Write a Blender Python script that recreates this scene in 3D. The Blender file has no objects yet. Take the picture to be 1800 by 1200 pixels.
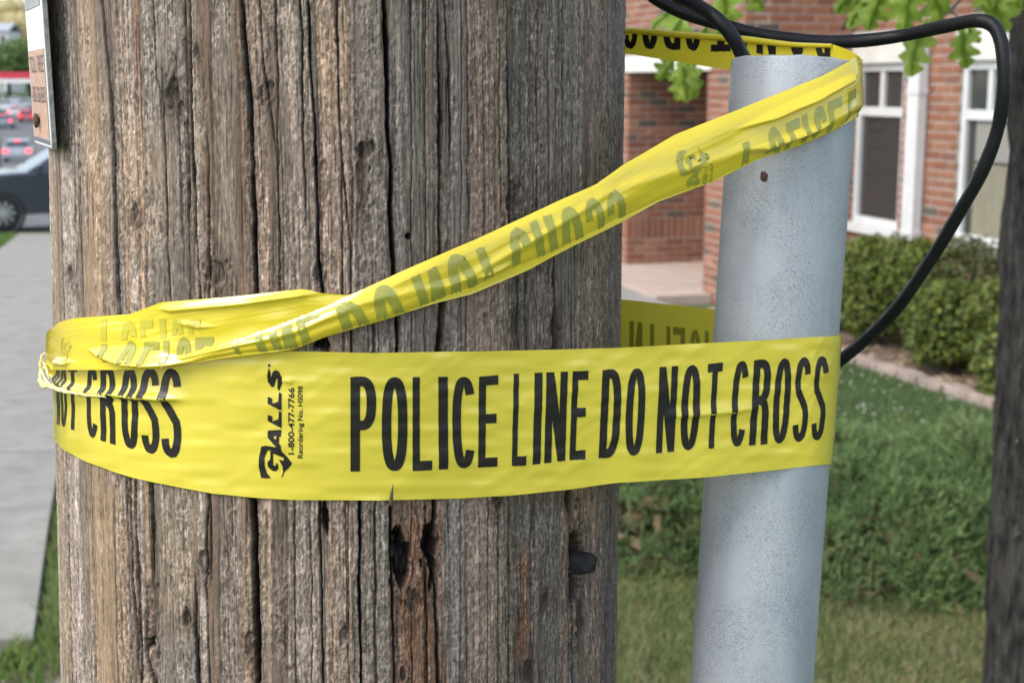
import bpy, bmesh, math, random
import numpy as np
from mathutils import Vector, Matrix
from mathutils.geometry import delaunay_2d_cdt

random.seed(7); rng = np.random.default_rng(11)
SC = bpy.context.scene; COL = SC.collection
R = math.radians

# ------------------------------------------------------------------ camera
FPX, CXP, CYP = 2500.0, 900.0, 600.0           # focal length and centre in photo pixels
EYE = 1.6; TH = math.atan(450/2500)
ST, CT = math.sin(TH), math.cos(TH)
cam_d = bpy.data.cameras.new('camera'); cam = bpy.data.objects.new('camera', cam_d); COL.objects.link(cam)
cam.location = (0, 0, EYE); cam.rotation_euler = (math.pi/2-TH, 0, 0)
cam_d.sensor_width = 36; cam_d.lens = FPX/1800*36; cam_d.clip_start = .02; cam_d.clip_end = 3000
cam_d.dof.use_dof = True; cam_d.dof.focus_distance = .745; cam_d.dof.aperture_fstop = 17.5
SC.camera = cam

# ------------------------------------------------------------------ light
SUN_AZ, SUN_EL = -122.0, 50.0                   # compass style: 0 = +Y, clockwise; light comes from left behind the camera
w = bpy.data.worlds.new('World'); SC.world = w; w.use_nodes = True
nt = w.node_tree; bg = nt.nodes['Background']
sky = nt.nodes.new('ShaderNodeTexSky'); sky.sky_type = 'NISHITA'; sky.sun_disc = False
sky.sun_elevation = R(SUN_EL); sky.sun_rotation = R(SUN_AZ); sky.air_density = 1.0; sky.dust_density = 1.5; sky.ozone_density = 1.0
hs_ = nt.nodes.new('ShaderNodeHueSaturation'); hs_.inputs['Saturation'].default_value = .6   # thin high cloud whitens the sky
nt.links.new(sky.outputs[0], hs_.inputs['Color']); nt.links.new(hs_.outputs[0], bg.inputs[0]); bg.inputs[1].default_value = .15
sl = bpy.data.lights.new('sun', 'SUN'); sl.energy = 1.15; sl.angle = R(32); sl.color = (1, .95, .87)
so = bpy.data.objects.new('sun', sl); COL.objects.link(so)
sd = Vector((math.sin(R(SUN_AZ))*math.cos(R(SUN_EL)), math.cos(R(SUN_AZ))*math.cos(R(SUN_EL)), math.sin(R(SUN_EL))))
so.rotation_euler = sd.to_track_quat('Z', 'Y').to_euler()
SC.view_settings.view_transform = 'Standard'; SC.view_settings.look = 'None'
SC.view_settings.gamma = 1; SC.view_settings.use_curve_mapping = False
SC.view_settings.exposure = 1.16

# ------------------------------------------------------------------ projection helpers
def ray(px, py):
    a = (px-CXP)/FPX; b = (py-CYP)/FPX
    return np.array((a, CT-b*ST, -ST-b*CT))
def at(px, py, Y):
    d = ray(px, py); return np.array((0, 0, EYE)) + d*(Y/d[1])
def proj(P):
    P = np.asarray(P, float); h = EYE-P[..., 2]
    zc = P[..., 1]*CT+h*ST; yc = h*CT-P[..., 1]*ST
    return CXP+FPX*P[..., 0]/zc, CYP+FPX*yc/zc
def z_for(X, Y, py):                            # height of the point above (X, Y) seen at photo row py
    b = (py-CYP)/FPX
    return EYE - Y*np.tan(TH+np.arctan(b))

# ------------------------------------------------------------------ object helpers
def link(name, me, mat=None, parent=None):
    o = bpy.data.objects.new(name, me); COL.objects.link(o)
    if mat is not None and me is not None and not me.materials:
        me.materials.append(mat)
    if parent is not None: o.parent = parent
    return o
def tag(o, label=None, cat=None, group=None, kind=None):
    if label: o['label'] = label
    if cat: o['category'] = cat
    if group: o['group'] = group
    if kind: o['kind'] = kind
    return o
def empty(name, loc, label=None, cat=None, group=None, rz=0):
    o = bpy.data.objects.new(name, None); COL.objects.link(o); o.location = loc; o.rotation_euler = (0, 0, rz)
    o.empty_display_size = .1
    return tag(o, label, cat, group)
class MB:
    """collects geometry for ONE mesh object"""
    def __init__(s): s.v = []; s.f = []; s.mi = []
    def add(s, vs, fs, mi=0):
        n = len(s.v); s.v += [tuple(map(float, v)) for v in vs]; s.f += [tuple(i+n for i in f) for f in fs]; s.mi += [mi]*len(fs); return s
    def box(s, c, size, M=None, mi=0):
        x, y, z = [k/2 for k in size]
        vs = [Vector((sx*x, sy*y, sz*z)) for sz in (-1, 1) for sy in (-1, 1) for sx in (-1, 1)]
        if M is not None: vs = [M @ v for v in vs]
        vs = [v+Vector(c) for v in vs]
        return s.add(vs, [(0, 2, 3, 1), (4, 5, 7, 6), (0, 1, 5, 4), (2, 6, 7, 3), (0, 4, 6, 2), (1, 3, 7, 5)], mi)
    def tube(s, pts, r, n=12, caps=True, mi=0):
        pts = [Vector(p) for p in pts]; rr = r if hasattr(r, '__len__') else [r]*len(pts)
        rings = []; up = Vector((0.13, .31, .94))
        for i, p in enumerate(pts):
            t = (pts[min(i+1, len(pts)-1)]-pts[max(i-1, 0)]).normalized()
            a = t.cross(up)
            if a.length < 1e-3: a = t.cross(Vector((1, 0, 0)))
            a.normalize(); b = t.cross(a)
            up = b.cross(t).normalized() if False else up
            rings.append([p+(a*math.cos(k*2*math.pi/n)+b*math.sin(k*2*math.pi/n))*rr[i] for k in range(n)])
        vs = [v for g in rings for v in g]; fs = []
        for i in range(len(pts)-1):
            for k in range(n):
                fs.append((i*n+k, i*n+(k+1) % n, (i+1)*n+(k+1) % n, (i+1)*n+k))
        if caps: fs.append(tuple(range(n))[::-1]); fs.append(tuple((len(pts)-1)*n+k for k in range(n)))
        return s.add(vs, fs, mi)
    def prism(s, poly, ext, mi=0):              # polygon (3D points) extruded by a vector
        n = len(poly); e = Vector(ext); a = [Vector(p) for p in poly]
        return s.add(a+[p+e for p in a], [tuple(range(n))[::-1], tuple(range(n, 2*n))]+[(i, (i+1) % n, n+(i+1) % n, n+i) for i in range(n)], mi)
    def build(s, name, mat, parent=None, smooth=False, mats=None, origin=None, bevel=0):
        me = bpy.data.meshes.new(name)
        v = s.v
        if origin is not None: v = [(a-origin[0], b-origin[1], c-origin[2]) for a, b, c in v]
        me.from_pydata(v, [], s.f); 
        for m in (mats or [mat]): me.materials.append(m)
        if mats: me.polygons.foreach_set('material_index', s.mi)
        bm = bmesh.new(); bm.from_mesh(me)
        bmesh.ops.recalc_face_normals(bm, faces=bm.faces)
        if bevel: bmesh.ops.bevel(bm, geom=list(bm.edges), offset=bevel, segments=2, affect='EDGES', profile=.7)
        bm.to_mesh(me); bm.free()
        if smooth: me.polygons.foreach_set('use_smooth', [True]*len(me.polygons))
        me.update(); o = link(name, me, None, parent)
        if origin is not None: o.location = origin
        return o
def grid_mesh(name, P, closed_u=False, smooth=True):
    nu, nv, _ = P.shape
    idx = np.arange(nu*nv).reshape(nu, nv)
    a = idx if closed_u else idx[:-1]
    b = np.roll(idx, -1, 0) if closed_u else idx[1:]
    q = np.stack([a[:, :-1], b[:, :-1], b[:, 1:], a[:, 1:]], -1).reshape(-1, 4)
    me = bpy.data.meshes.new(name)
    me.vertices.add(nu*nv); me.vertices.foreach_set('co', P.reshape(-1).astype(np.float32))
    me.loops.add(q.size); me.loops.foreach_set('vertex_index', q.reshape(-1).astype(np.int32))
    me.polygons.add(len(q)); me.polygons.foreach_set('loop_start', np.arange(0, q.size, 4, dtype=np.int32))
    me.update(calc_edges=True); me.validate()
    if smooth: me.polygons.foreach_set('use_smooth', np.ones(len(q), bool))
    return me
def tri_soup(name, V, F, mat, parent=None, smooth=False):
    """V (n,3), F (m,k) arrays -> one object"""
    k = F.shape[1]
    me = bpy.data.meshes.new(name)
    me.vertices.add(len(V)); me.vertices.foreach_set('co', np.asarray(V, np.float32).reshape(-1))
    me.loops.add(F.size); me.loops.foreach_set('vertex_index', F.reshape(-1).astype(np.int32))
    me.polygons.add(len(F)); me.polygons.foreach_set('loop_start', np.arange(0, F.size, k, dtype=np.int32))
    me.update(calc_edges=True)
    if smooth: me.polygons.foreach_set('use_smooth', np.ones(len(F), bool))
    return link(name, me, mat, parent)

# ------------------------------------------------------------------ materials
def mat(name, col, rough=.6, metal=0, spec=.5, **k):
    m = bpy.data.materials.new(name); m.use_nodes = True
    b = m.node_tree.nodes['Principled BSDF']
    b.inputs['Base Color'].default_value = (*col, 1); b.inputs['Roughness'].default_value = rough
    b.inputs['Metallic'].default_value = metal; b.inputs['Specular IOR Level'].default_value = spec
    for a, v in k.items(): b.inputs[a.replace('_', ' ')].default_value = v
    return m
def N(m, t, **k):
    n = m.node_tree.nodes.new(t)
    for a, v in k.items(): setattr(n, a, v)
    return n
def L(m, a, b): m.node_tree.links.new(a, b)
def bsdf(m): return m.node_tree.nodes['Principled BSDF']
def noise(m, scale, detail=4, rough=.55, stretch=None, coord='Object'):
    tc = N(m, 'ShaderNodeTexCoord'); n = N(m, 'ShaderNodeTexNoise')
    n.inputs['Scale'].default_value = scale; n.inputs['Detail'].default_value = detail; n.inputs['Roughness'].default_value = rough
    if stretch:
        mp = N(m, 'ShaderNodeMapping'); mp.inputs['Scale'].default_value = stretch
        L(m, tc.outputs[coord], mp.inputs['Vector']); L(m, mp.outputs[0], n.inputs['Vector'])
    else: L(m, tc.outputs[coord], n.inputs['Vector'])
    return n.outputs['Fac']
def ramp(m, fac, stops):
    r = N(m, 'ShaderNodeValToRGB'); e = r.color_ramp.elements
    while len(e) < len(stops): e.new(.5)
    for i, (p, c) in enumerate(stops):
        e[i].position = p; e[i].color = (*c, 1) if len(c) == 3 else c
    L(m, fac, r.inputs[0]); return r.outputs[0]
def mixc(m, fac, a, b, mode='MIX'):
    x = N(m, 'ShaderNodeMix', data_type='RGBA', blend_type=mode)
    for s, v in ((0, fac), (6, a), (7, b)):
        if isinstance(v, (int, float)): x.inputs[s].default_value = v
        elif isinstance(v, tuple): x.inputs[s].default_value = (*v, 1)
        else: L(m, v, x.inputs[s])
    return x.outputs[2]
def math_(m, op, a, b=None):
    x = N(m, 'ShaderNodeMath', operation=op)
    for i, v in enumerate((a, b)):
        if v is None: continue
        if isinstance(v, (int, float)): x.inputs[i].default_value = v
        else: L(m, v, x.inputs[i])
    return x.outputs[0]
def bump(m, h, strength=.3, dist=.001):
    b = N(m, 'ShaderNodeBump'); b.inputs['Strength'].default_value = strength; b.inputs['Distance'].default_value = dist
    L(m, h, b.inputs['Height']); L(m, b.outputs[0], bsdf(m).inputs['Normal'])
def noisy(name, stops, scale, rough=.8, detail=5, bstr=.4, bdist=.003, stretch=None, spec=.3):
    m = mat(name, stops[0][1], rough, spec=spec)
    f = noise(m, scale, detail, .6, stretch)
    L(m, ramp(m, f, stops), bsdf(m).inputs['Base Color'])
    if bstr: bump(m, noise(m, scale*4, 4, .6, stretch), bstr, bdist)
    return m
def foliage_mat(name, cols, rough=.55, trans=.35):
    m = mat(name, cols[0], rough, spec=.35)
    g = N(m, 'ShaderNodeNewGeometry')
    st = [(i/(len(cols)-1), c) for i, c in enumerate(cols)]
    c = ramp(m, g.outputs['Random Per Island'], st)
    c2 = mixc(m, math_(m, 'MULTIPLY', noise(m, 2.6, 2), .9), c, mixc(m, 1.0, c, (1.25, 1.2, .75), 'MULTIPLY'))
    L(m, c2, bsdf(m).inputs['Base Color'])
    t = N(m, 'ShaderNodeBsdfTranslucent'); L(m, c2, t.inputs['Color'])
    mx = N(m, 'ShaderNodeMixShader'); mx.inputs[0].default_value = trans
    L(m, bsdf(m).outputs[0], mx.inputs[1]); L(m, t.outputs[0], mx.inputs[2])
    L(m, mx.outputs[0], m.node_tree.nodes['Material Output'].inputs['Surface'])
    return m

# ------------------------------------------------------------------ terrain
SDX = -.28                                      # the street runs along (-.28, 1)
SU = np.array((SDX, 1.0)); SU /= np.linalg.norm(SU)
SN = np.array((1.0, -SDX)); SN /= np.linalg.norm(SN)   # from the street towards the building
def gz(X, Y):
    X = np.asarray(X, float); Y = np.asarray(Y, float)
    left = np.interp(Y, [0, 5, 30, 100, 180, 400, 900], [0, 0, -1.375, -3.5, -2.4, -.2, 3])
    c = X-SDX*Y
    w_ = np.clip((c-.0)/1.5, 0, 1); w_ = w_*w_*(3-2*w_)
    far = np.clip((Y-25)/15, 0, 1)
    right = -.03*np.clip(Y-5, 0, 15)
    w_ = w_*(1-far)
    return left*(1-w_)+right*w_
def gpt(px, py):                                # where a photo pixel meets the ground
    d = ray(px, py); lo, hi = .5, 900.
    f = lambda t: EYE+d[2]*t-gz(d[0]*t, d[1]*t)
    for _ in range(60):
        m_ = (lo+hi)/2
        if f(m_) > 0: lo = m_
        else: hi = m_
    t = lo; return np.array((d[0]*t, d[1]*t, gz(d[0]*t, d[1]*t)))
def strip(c0, c1, Y0, Y1, dz, ny=60, nc=4):
    """sheet following the street between two offsets from the street axis"""
    Ys = Y0+(Y1-Y0)*np.linspace(0, 1, ny)**1.6; P = np.zeros((ny, nc, 3))
    for j, c in enumerate(np.linspace(c0, c1, nc)):
        P[:, j, 1] = Ys; P[:, j, 0] = c+SDX*Ys; P[:, j, 2] = gz(P[:, j, 0], Ys)+dz
    return P

M_grass_soil = noisy('lawn_soil', [(.25, (.05, .075, .03)), (.5, (.065, .105, .04)), (.75, (.09, .125, .055))], 2.2, .95, 6, .6, .02)
M_concrete = noisy('concrete', [(.25, (.20, .194, .170)), (.5, (.27, .26, .23)), (.75, (.32, .31, .275))], 6.0, .92, 10, .5, .003)
M_asphalt = noisy('asphalt', [(.3, (.10, .10, .105)), (.7, (.16, .16, .165))], 1.5, .9, 6, .3, .004)
M_dirt = noisy('dirt', [(.3, (.12, .10, .075)), (.55, (.22, .19, .15)), (.8, (.34, .31, .26))], 9, .95, 6, .7, .01)

ys = np.concatenate([np.linspace(-8, 40, 130), np.geomspace(41, 1200, 50)])
xs = np.concatenate([-np.geomspace(600, 21, 26), np.linspace(-20, 20, 110), np.geomspace(21, 600, 26)])
G = np.zeros((len(xs), len(ys), 3)); G[..., 0] = xs[:, None]; G[..., 1] = ys[None]; G[..., 2] = gz(G[..., 0], G[..., 1])-.004
G[..., 2] += 0
tag(link('ground', grid_mesh('ground', G), M_grass_soil), 'grassy ground sloping gently down along the street', kind='structure')

# sidewalk: slabs with recessed joints, each a part
walk = tag(empty('sidewalk', (0, 0, 0)), 'grey concrete sidewalk of square slabs running away along the street', kind='structure')
e0 = gpt(58, 1140); c_r = e0[0]-SDX*e0[1]; e1 = gpt(96, 870); c_r2 = e1[0]-SDX*e1[1]
c_r = (c_r+c_r2)/2; W_WALK = 1.52
Yj = e0[1]; jpt = gpt(40, 963)
edges = [Yj]; slab_len = 1.55
edges.append(jpt[1])
while edges[-1] < 26: edges.append(edges[-1]+slab_len*.96)
for k in range(len(edges)-1):
    a, b = edges[k]+.0035, edges[k+1]-.0035
    P = strip(c_r-W_WALK, c_r, a, b, .03, 5, 4)
    tilt = random.uniform(-.004, .004); P[..., 2] += tilt*np.linspace(-1, 1, 4)[None]
    top = P.reshape(-1, 3); n = len(top); mb = MB()
    q = []
    for i in range(4):
        for j in range(3): q.append((i*4+j, (i+1)*4+j, (i+1)*4+j+1, i*4+j+1))
    mb.add(top, q)
    ring = [i*4 for i in range(5)]+[16+j for j in (1, 2, 3)]+[i*4+3 for i in (3, 2, 1, 0)]+[2, 1]
    rv = [top[i] for i in ring]; mb.add(rv+[v-np.array((0, 0, .12)) for v in rv], [(i, (i+1) % len(ring), len(ring)+(i+1) % len(ring), len(ring)+i) for i in range(len(ring))])
    mb.build('slab', M_concrete, walk)
tag(link('road', grid_mesh('road', strip(c_r-14, c_r-4.2, -8, 600, .012, 120, 6)), M_asphalt), 'grey asphalt street with traffic on the left', kind='structure')
# driveway the dark SUV stands on
Yd = gpt(40, 402)[1]
dv = []
for i, Y_ in enumerate(np.linspace(Yd-.6, Yd+7, 10)):
    dv.append([(c+SDX*Y_, Y_, gz(c+SDX*Y_, Y_)+.02) for c in np.linspace(c_r-4.3, c_r+9, 8)])
tag(link('driveway', grid_mesh('driveway', np.array(dv)), M_asphalt), 'asphalt driveway crossing the far end of the sidewalk', kind='structure')
mb = MB()
Pc = strip(c_r-4.25, c_r-4.1, -8, Yd-1, 0, 40, 2)
for i in range(39):
    a, b, c, d = Pc[i, 0], Pc[i, 1], Pc[i+1, 1], Pc[i+1, 0]
    up = np.array((0, 0, .13))
    mb.add([a+up, b+up, c+up, d+up, a, b, c, d], [(0, 1, 2, 3), (0, 4, 5, 1), (1, 5, 6, 2), (3, 2, 6, 7), (0, 3, 7, 4)])
tag(mb.build('kerb', M_concrete), 'concrete kerb along the edge of the street', kind='structure')
# bare dirt at the near end of the sidewalk
dp = np.array([[np.array((x, y, gz(x, y)+.004+.006*rng.random())) for y in np.linspace(2.6, Yj-.02, 14)] for x in np.linspace(-2.4, -.75, 16)])
tag(link('dirt', grid_mesh('dirt', dp), M_dirt), 'bare stony dirt at the near end of the sidewalk', kind='structure')
# ================================================================== UTILITY POLE
PD = .877; PAZ = math.radians(-6.86); PC0 = np.array((PD*math.sin(PAZ), PD*math.cos(PAZ))); PR0 = .172; PZ0 = 1.451
def pR(z):
    z = np.asarray(z, float); return np.where(z < 2.0, PR0-.0163*(z-PZ0), PR0-.0163*.549-.0045*(z-2.0))
def pC(z):
    z = np.asarray(z, float); return np.stack([PC0[0]+.0163*np.clip(z-PZ0, -2, .55), PC0[1]+0*z], -1)
PHI_CAM = math.atan2(-PC0[0], PC0[1])           # phi = 0 points from the axis to the camera, phi grows to the right in the picture
def pole_pt(phi, z, r_off=0.0):
    phi = np.asarray(phi, float); z = np.asarray(z, float); c = pC(z); r = pR(z)+r_off
    a = phi+PHI_CAM*1.0
    return np.stack([c[..., 0]+r*np.sin(a), c[..., 1]-r*np.cos(a), z+0*phi], -1)
def pole_uv(px, py):                            # photo pixel -> (phi, z) on the pole
    d = ray(px, py); z = PZ0
    for _ in range(6):
        c = pC(z); r = float(pR(z)); dx, dy = d[0], d[1]
        A = dx*dx+dy*dy; B = -(dx*c[0]+dy*c[1]); Cc = c[0]**2+c[1]**2-r*r; D = B*B-A*Cc
        t = (-B-math.sqrt(D))/A if D > 0 else -B/A
        z = EYE+d[2]*t
    X, Y = d[0]*t-c[0], d[1]*t-c[1]
    return math.atan2(X, -Y)-PHI_CAM, z
def lattice(h, w_, seed): return np.random.default_rng(seed).random((h, w_))
def vnoise(u, v, seed):                         # smooth value noise, any array shape
    G_ = lattice(256, 256, seed)
    iu = np.floor(u).astype(int); iv = np.floor(v).astype(int); fu = u-iu; fv = v-iv
    fu = fu*fu*(3-2*fu); fv = fv*fv*(3-2*fv)
    a = G_[iu % 256, iv % 256]; b = G_[(iu+1) % 256, iv % 256]; c = G_[iu % 256, (iv+1) % 256]; d = G_[(iu+1) % 256, (iv+1) % 256]
    return (a*(1-fu)+b*fu)*(1-fv)+(c*(1-fu)+d*fu)*fv
def sstep(a, b, x):
    t = np.clip((x-a)/(b-a), 0, 1); return t*t*(3-2*t)

PHF = math.radians(88)
phs = np.concatenate([np.linspace(-PHF, PHF, 1150), np.linspace(PHF, 2*math.pi-PHF, 72)[1:-1]])
zs = np.concatenate([np.linspace(-.35, 1.20, 42)[:-1], np.linspace(1.20, 1.665, 640), np.linspace(1.665, 2.4, 24)[1:], np.linspace(2.4, 9.2, 40)[1:]])
U = (phs*PR0*1000)[:, None]+0*zs[None]; Z = (zs*1000)[None]+0*U       # millimetres
ZMID = PZ0*1000
# measured checks: polyline in photo pixels, width px, depth mm, (extend up, extend down), blackening
CR = [
 ([(103,267),(111,496),(112,560)],5,8,1,0,.8), ([(132,0),(142,416),(147,560)],3,3,1,0,.6), ([(178,0),(190,125),(197,233),(205,496),(209,560)],9,7,1,0,.75),
 ([(267,0),(274,137),(281,160)],4,3,1,0,.55), ([(286,170),(297,496),(301,545)],4,4,0,0,.7), ([(332,0),(334,167),(349,496),(352,530)],5,4,1,0,.6),
 ([(424,0),(438,175),(447,375),(449,520)],8,9,1,0,.85), ([(457,0),(463,125),(484,250),(492,400)],3,3,1,0,.55), ([(528,0),(532,233),(536,330)],4,4,1,0,.6),
 ([(543,40),(555,283),(559,458),(566,510)],5,7,0,0,.85), ([(592,0),(600,270),(615,416),(618,500)],3,3,1,0,.6), ([(676,0),(682,233),(688,290),(688,397),(695,520)],8,13,1,0,.95),
 ([(782,0),(790,117),(792,230)],4,4,1,0,.65), ([(771,60),(773,117),(775,267),(772,397),(776,540)],5,8,0,0,.85), ([(892,0),(895,233),(897,400)],5,6,1,0,.7),
 ([(990,0),(990,200),(989,360)],5,5,1,0,.65), ([(1060,0),(1062,300)],3,3,1,1,.5), ([(1069,0),(1070,300)],3,3,1,1,.5), ([(1080,0),(1080,320)],3,3,1,1,.5),
 ([(723,0),(724,200)],2.5,2,1,1,.45), ([(748,0),(748,200)],2.5,2,1,1,.4), ([(810,0),(812,220)],2.5,2,1,1,.4), ([(822,0),(824,350)],2.5,2.5,1,0,.5), ([(878,0),(880,330)],3,3,1,0,.5), ([(947,0),(945,330)],2.5,2.5,1,1,.45),
 ([(617,590),(620,690)],4,4,0,0,.6), ([(697,560),(698,700)],5,8,0,0,.85), ([(780,540),(772,620),(770,700)],16,9,0,0,.6), ([(820,530),(822,700)],3,3,0,0,.5), ([(910,490),(912,640)],4,4,0,0,.6), ([(924,480),(926,640)],4,4,0,0,.6), ([(975,500),(980,620)],9,5,0,0,.6), ([(1010,450),(1012,620)],3,3,0,0,.5),
 ([(117,840),(119,900),(124,1107),(127,1200)],5,7,0,1,.85), ([(159,820),(165,1030),(168,1200)],3,3,0,1,.6), ([(235,820),(241,1015),(247,1138)],11,10,0,1,.9), ([(225,820),(231,1015),(240,1138)],7,4,0,0,.7), ([(263,840),(268,965)],11,8,0,0,.85), ([(258,1145),(270,1200)],8,8,0,1,.85),
 ([(366,860),(361,1030),(369,1200)],4,4,0,1,.7), ([(343,1080),(347,1200)],7,8,0,1,.9), ([(444,860),(449,1015),(454,1200)],11,13,0,1,.97), ([(517,870),(520,1200)],3,2,0,1,.45), ([(546,880),(549,1200)],3,2,0,1,.4), ([(562,900),(568,1200)],4,5,0,1,.75), ([(631,870),(634,1200)],5,8,0,1,.9), ([(612,870),(613,1200)],3,2,0,1,.5),
 ([(685,868),(690,1037),(693,1200)],6,7,0,1,.8), ([(763,875),(766,1025),(772,1200)],8,11,0,1,.95), ([(750,1030),(752,1200)],4,5,0,1,.8), ([(858,870),(858,1200)],2.5,2.5,0,1,.55), ([(876,880),(876,1200)],3,3,0,1,.6), ([(896,870),(895,1200)],3,3,0,1,.6), ([(934,860),(934,1000)],4,4,0,0,.6), ([(1001,860),(1004,940),(1008,1200)],8,12,0,1,.93), ([(1016,1050),(1017,1120)],5,5,0,0,.8), ([(1037,1040),(1038,1200)],3,3,0,1,.6), ([(1047,1020),(1047,1200)],3,3,0,1,.6), ([(1078,850),(1078,1200)],3,3,0,1,.6),
]
MMPX = 1000*.72/FPX
crk = []
for pts, wpx, dep, eu, ed, blk in CR:
    q = np.array([pole_uv(min(max(x, 95), 1088), y) for x, y in pts]); q = q[np.argsort(q[:, 1])]
    crk.append((q[:, 1]*1000, q[:, 0]*PR0*1000, wpx*MMPX/2*.74, dep, eu, ed, blk))
# random checks round the back and between
for k in range(46):
    ph = random.uniform(PHF, 2*math.pi-PHF) if k < 30 else random.uniform(-1.4, 1.4)
    ln = random.uniform(.05, .16) if k >= 30 else 9
    zc = random.uniform(1.2, 1.65)
    crk.append((np.array([zc-ln, zc+ln])*1000, np.array([ph, ph+random.uniform(-.01, .01)])*PR0*1000, random.uniform(.3, .6), random.uniform(1.5, 3), ln == 9, ln == 9, .45))
# the grain follows the major checks
maj = [c for c in crk[:58] if c[3] >= 5]
def warp_field():
    ref = [(np.interp(1440, c[0], c[1]), c) for c in maj]
    ref.sort(key=lambda t: t[0])
    zz = zs*1000; W_ = np.zeros((len(phs), len(zs)))
    uu = phs*PR0*1000
    S = np.array([np.interp(zz, c[0], c[1])-np.interp(1440, c[0], c[1]) for _, c in ref]); Ur = np.array([r for r, _ in ref])
    S = np.clip(S, -12, 12)
    Kw = np.exp(-((uu[:, None]-Ur[None])/32)**2); Kw /= Kw.sum(1, keepdims=True)+.15
    return Kw @ S
Wp = U-warp_field()+1.6*(vnoise(U/30, Z/70, 3)-.5)+.7*(vnoise(U/9, Z/22, 4)-.5)
DISP = np.zeros_like(U); BLK = np.zeros_like(U); HALO = np.zeros_like(U); KHALO = np.zeros_like(U)
for zq, uq, hw, dep, eu, ed, blk in crk:
    uc = np.interp(Z[0], zq, uq)
    ext = 1-sstep(0, 26, (Z[0]-zq[-1]) if not eu else -1e3+0*Z[0]); ext = ext*(1-sstep(0, 26, (zq[0]-Z[0]) if not ed else -1e3+0*Z[0]))
    wob = .9*(vnoise(Z[0]/14+uq[0], 0*Z[0]+uq[0], 5)-.5)+.5*(vnoise(Z[0]/4+uq[0], 0*Z[0]+9, 6)-.5)
    wv = hw*(.65+.7*vnoise(Z[0]/25+uq[0]*3, 0*Z[0]+2, 8))*(.25+.75*ext)
    d = np.abs(U-(uc+wob)[None])
    near = d < 14
    e = np.where(near, np.exp(-(d/np.maximum(wv, .15)[None])**4)*ext[None], 0)
    lip = np.where(near, np.exp(-(d/(hw*1.8+.4))**2)*ext[None], 0)
    DISP -= dep*e*(.45+.75*vnoise(Z[0]/19+uq[0]*5, 0*Z[0]+4, 9))[None]+.35*min(dep, 4)/4*lip
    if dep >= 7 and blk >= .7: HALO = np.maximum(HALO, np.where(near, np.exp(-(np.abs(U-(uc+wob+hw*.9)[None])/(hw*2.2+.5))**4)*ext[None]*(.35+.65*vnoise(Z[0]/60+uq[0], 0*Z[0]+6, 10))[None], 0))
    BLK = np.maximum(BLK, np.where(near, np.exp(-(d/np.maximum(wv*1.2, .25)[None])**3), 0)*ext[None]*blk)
# strips of wood between checks: own level, own tint, own texture
bnd = np.sort(np.concatenate([[np.interp(1440, c[0], c[1]) for c in maj], rng.uniform(-290, 290, 46)]))
sid = np.searchsorted(bnd, Wp)
sr = rng.random((len(bnd)+2, 4))
left_b = bnd[np.clip(sid-1, 0, len(bnd)-1)]; right_b = bnd[np.clip(sid, 0, len(bnd)-1)]
dedge = np.minimum(Wp-left_b, right_b-Wp)
DISP += -.4*sr[sid, 0]-.45*np.exp(-(np.maximum(dedge, 0)/.5))
# grain and flaky weathered fibres
g1 = vnoise(Wp/4.2, Z/230, 21); g2 = vnoise(Wp/1.9, Z/140, 22); g3 = vnoise(Wp/.95, Z/60, 23)
grain = .45*g1+.35*g2+.2*g3
DISP += .65*(g1-.6)+.55*(g2-.6)+.35*(g3-.5)
wu = Wp+1.3*(vnoise(U/2.2, Z/2.6, 31)-.5)+.6*(vnoise(U/.9, Z/1.3, 37)-.5); wz = Z+3.0*(vnoise(U/1.9, Z/2.8, 32)-.5)
n1 = vnoise(wu/1.7, wz/3.1, 33); n2 = vnoise(wu/1.0+40, wz/1.7, 34); n3 = vnoise(wu/3.4+9, wz/8, 38)
rid = (1-np.abs(2*n1-1))**2.6*.55+(1-np.abs(2*n2-1))**2.4*.5+.2*(1-np.abs(2*n3-1))**3
flk = sstep(.34, .60, .50*vnoise(Wp/10, Z/75, 35)+.25*sr[sid, 1]+.35*vnoise(Wp/4, Z/30, 36))
DISP += flk*(.62*rid-.4)
fine = vnoise(U/.75, Z/1.3, 41); hair = vnoise(Wp/.62, Z/55, 42)
hair2 = vnoise(Wp/.5+77, Z/28, 43)
DISP += .20*(fine-.5)-.45*sstep(.80, .93, hair)-.3*sstep(.82, .95, hair2)
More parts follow.
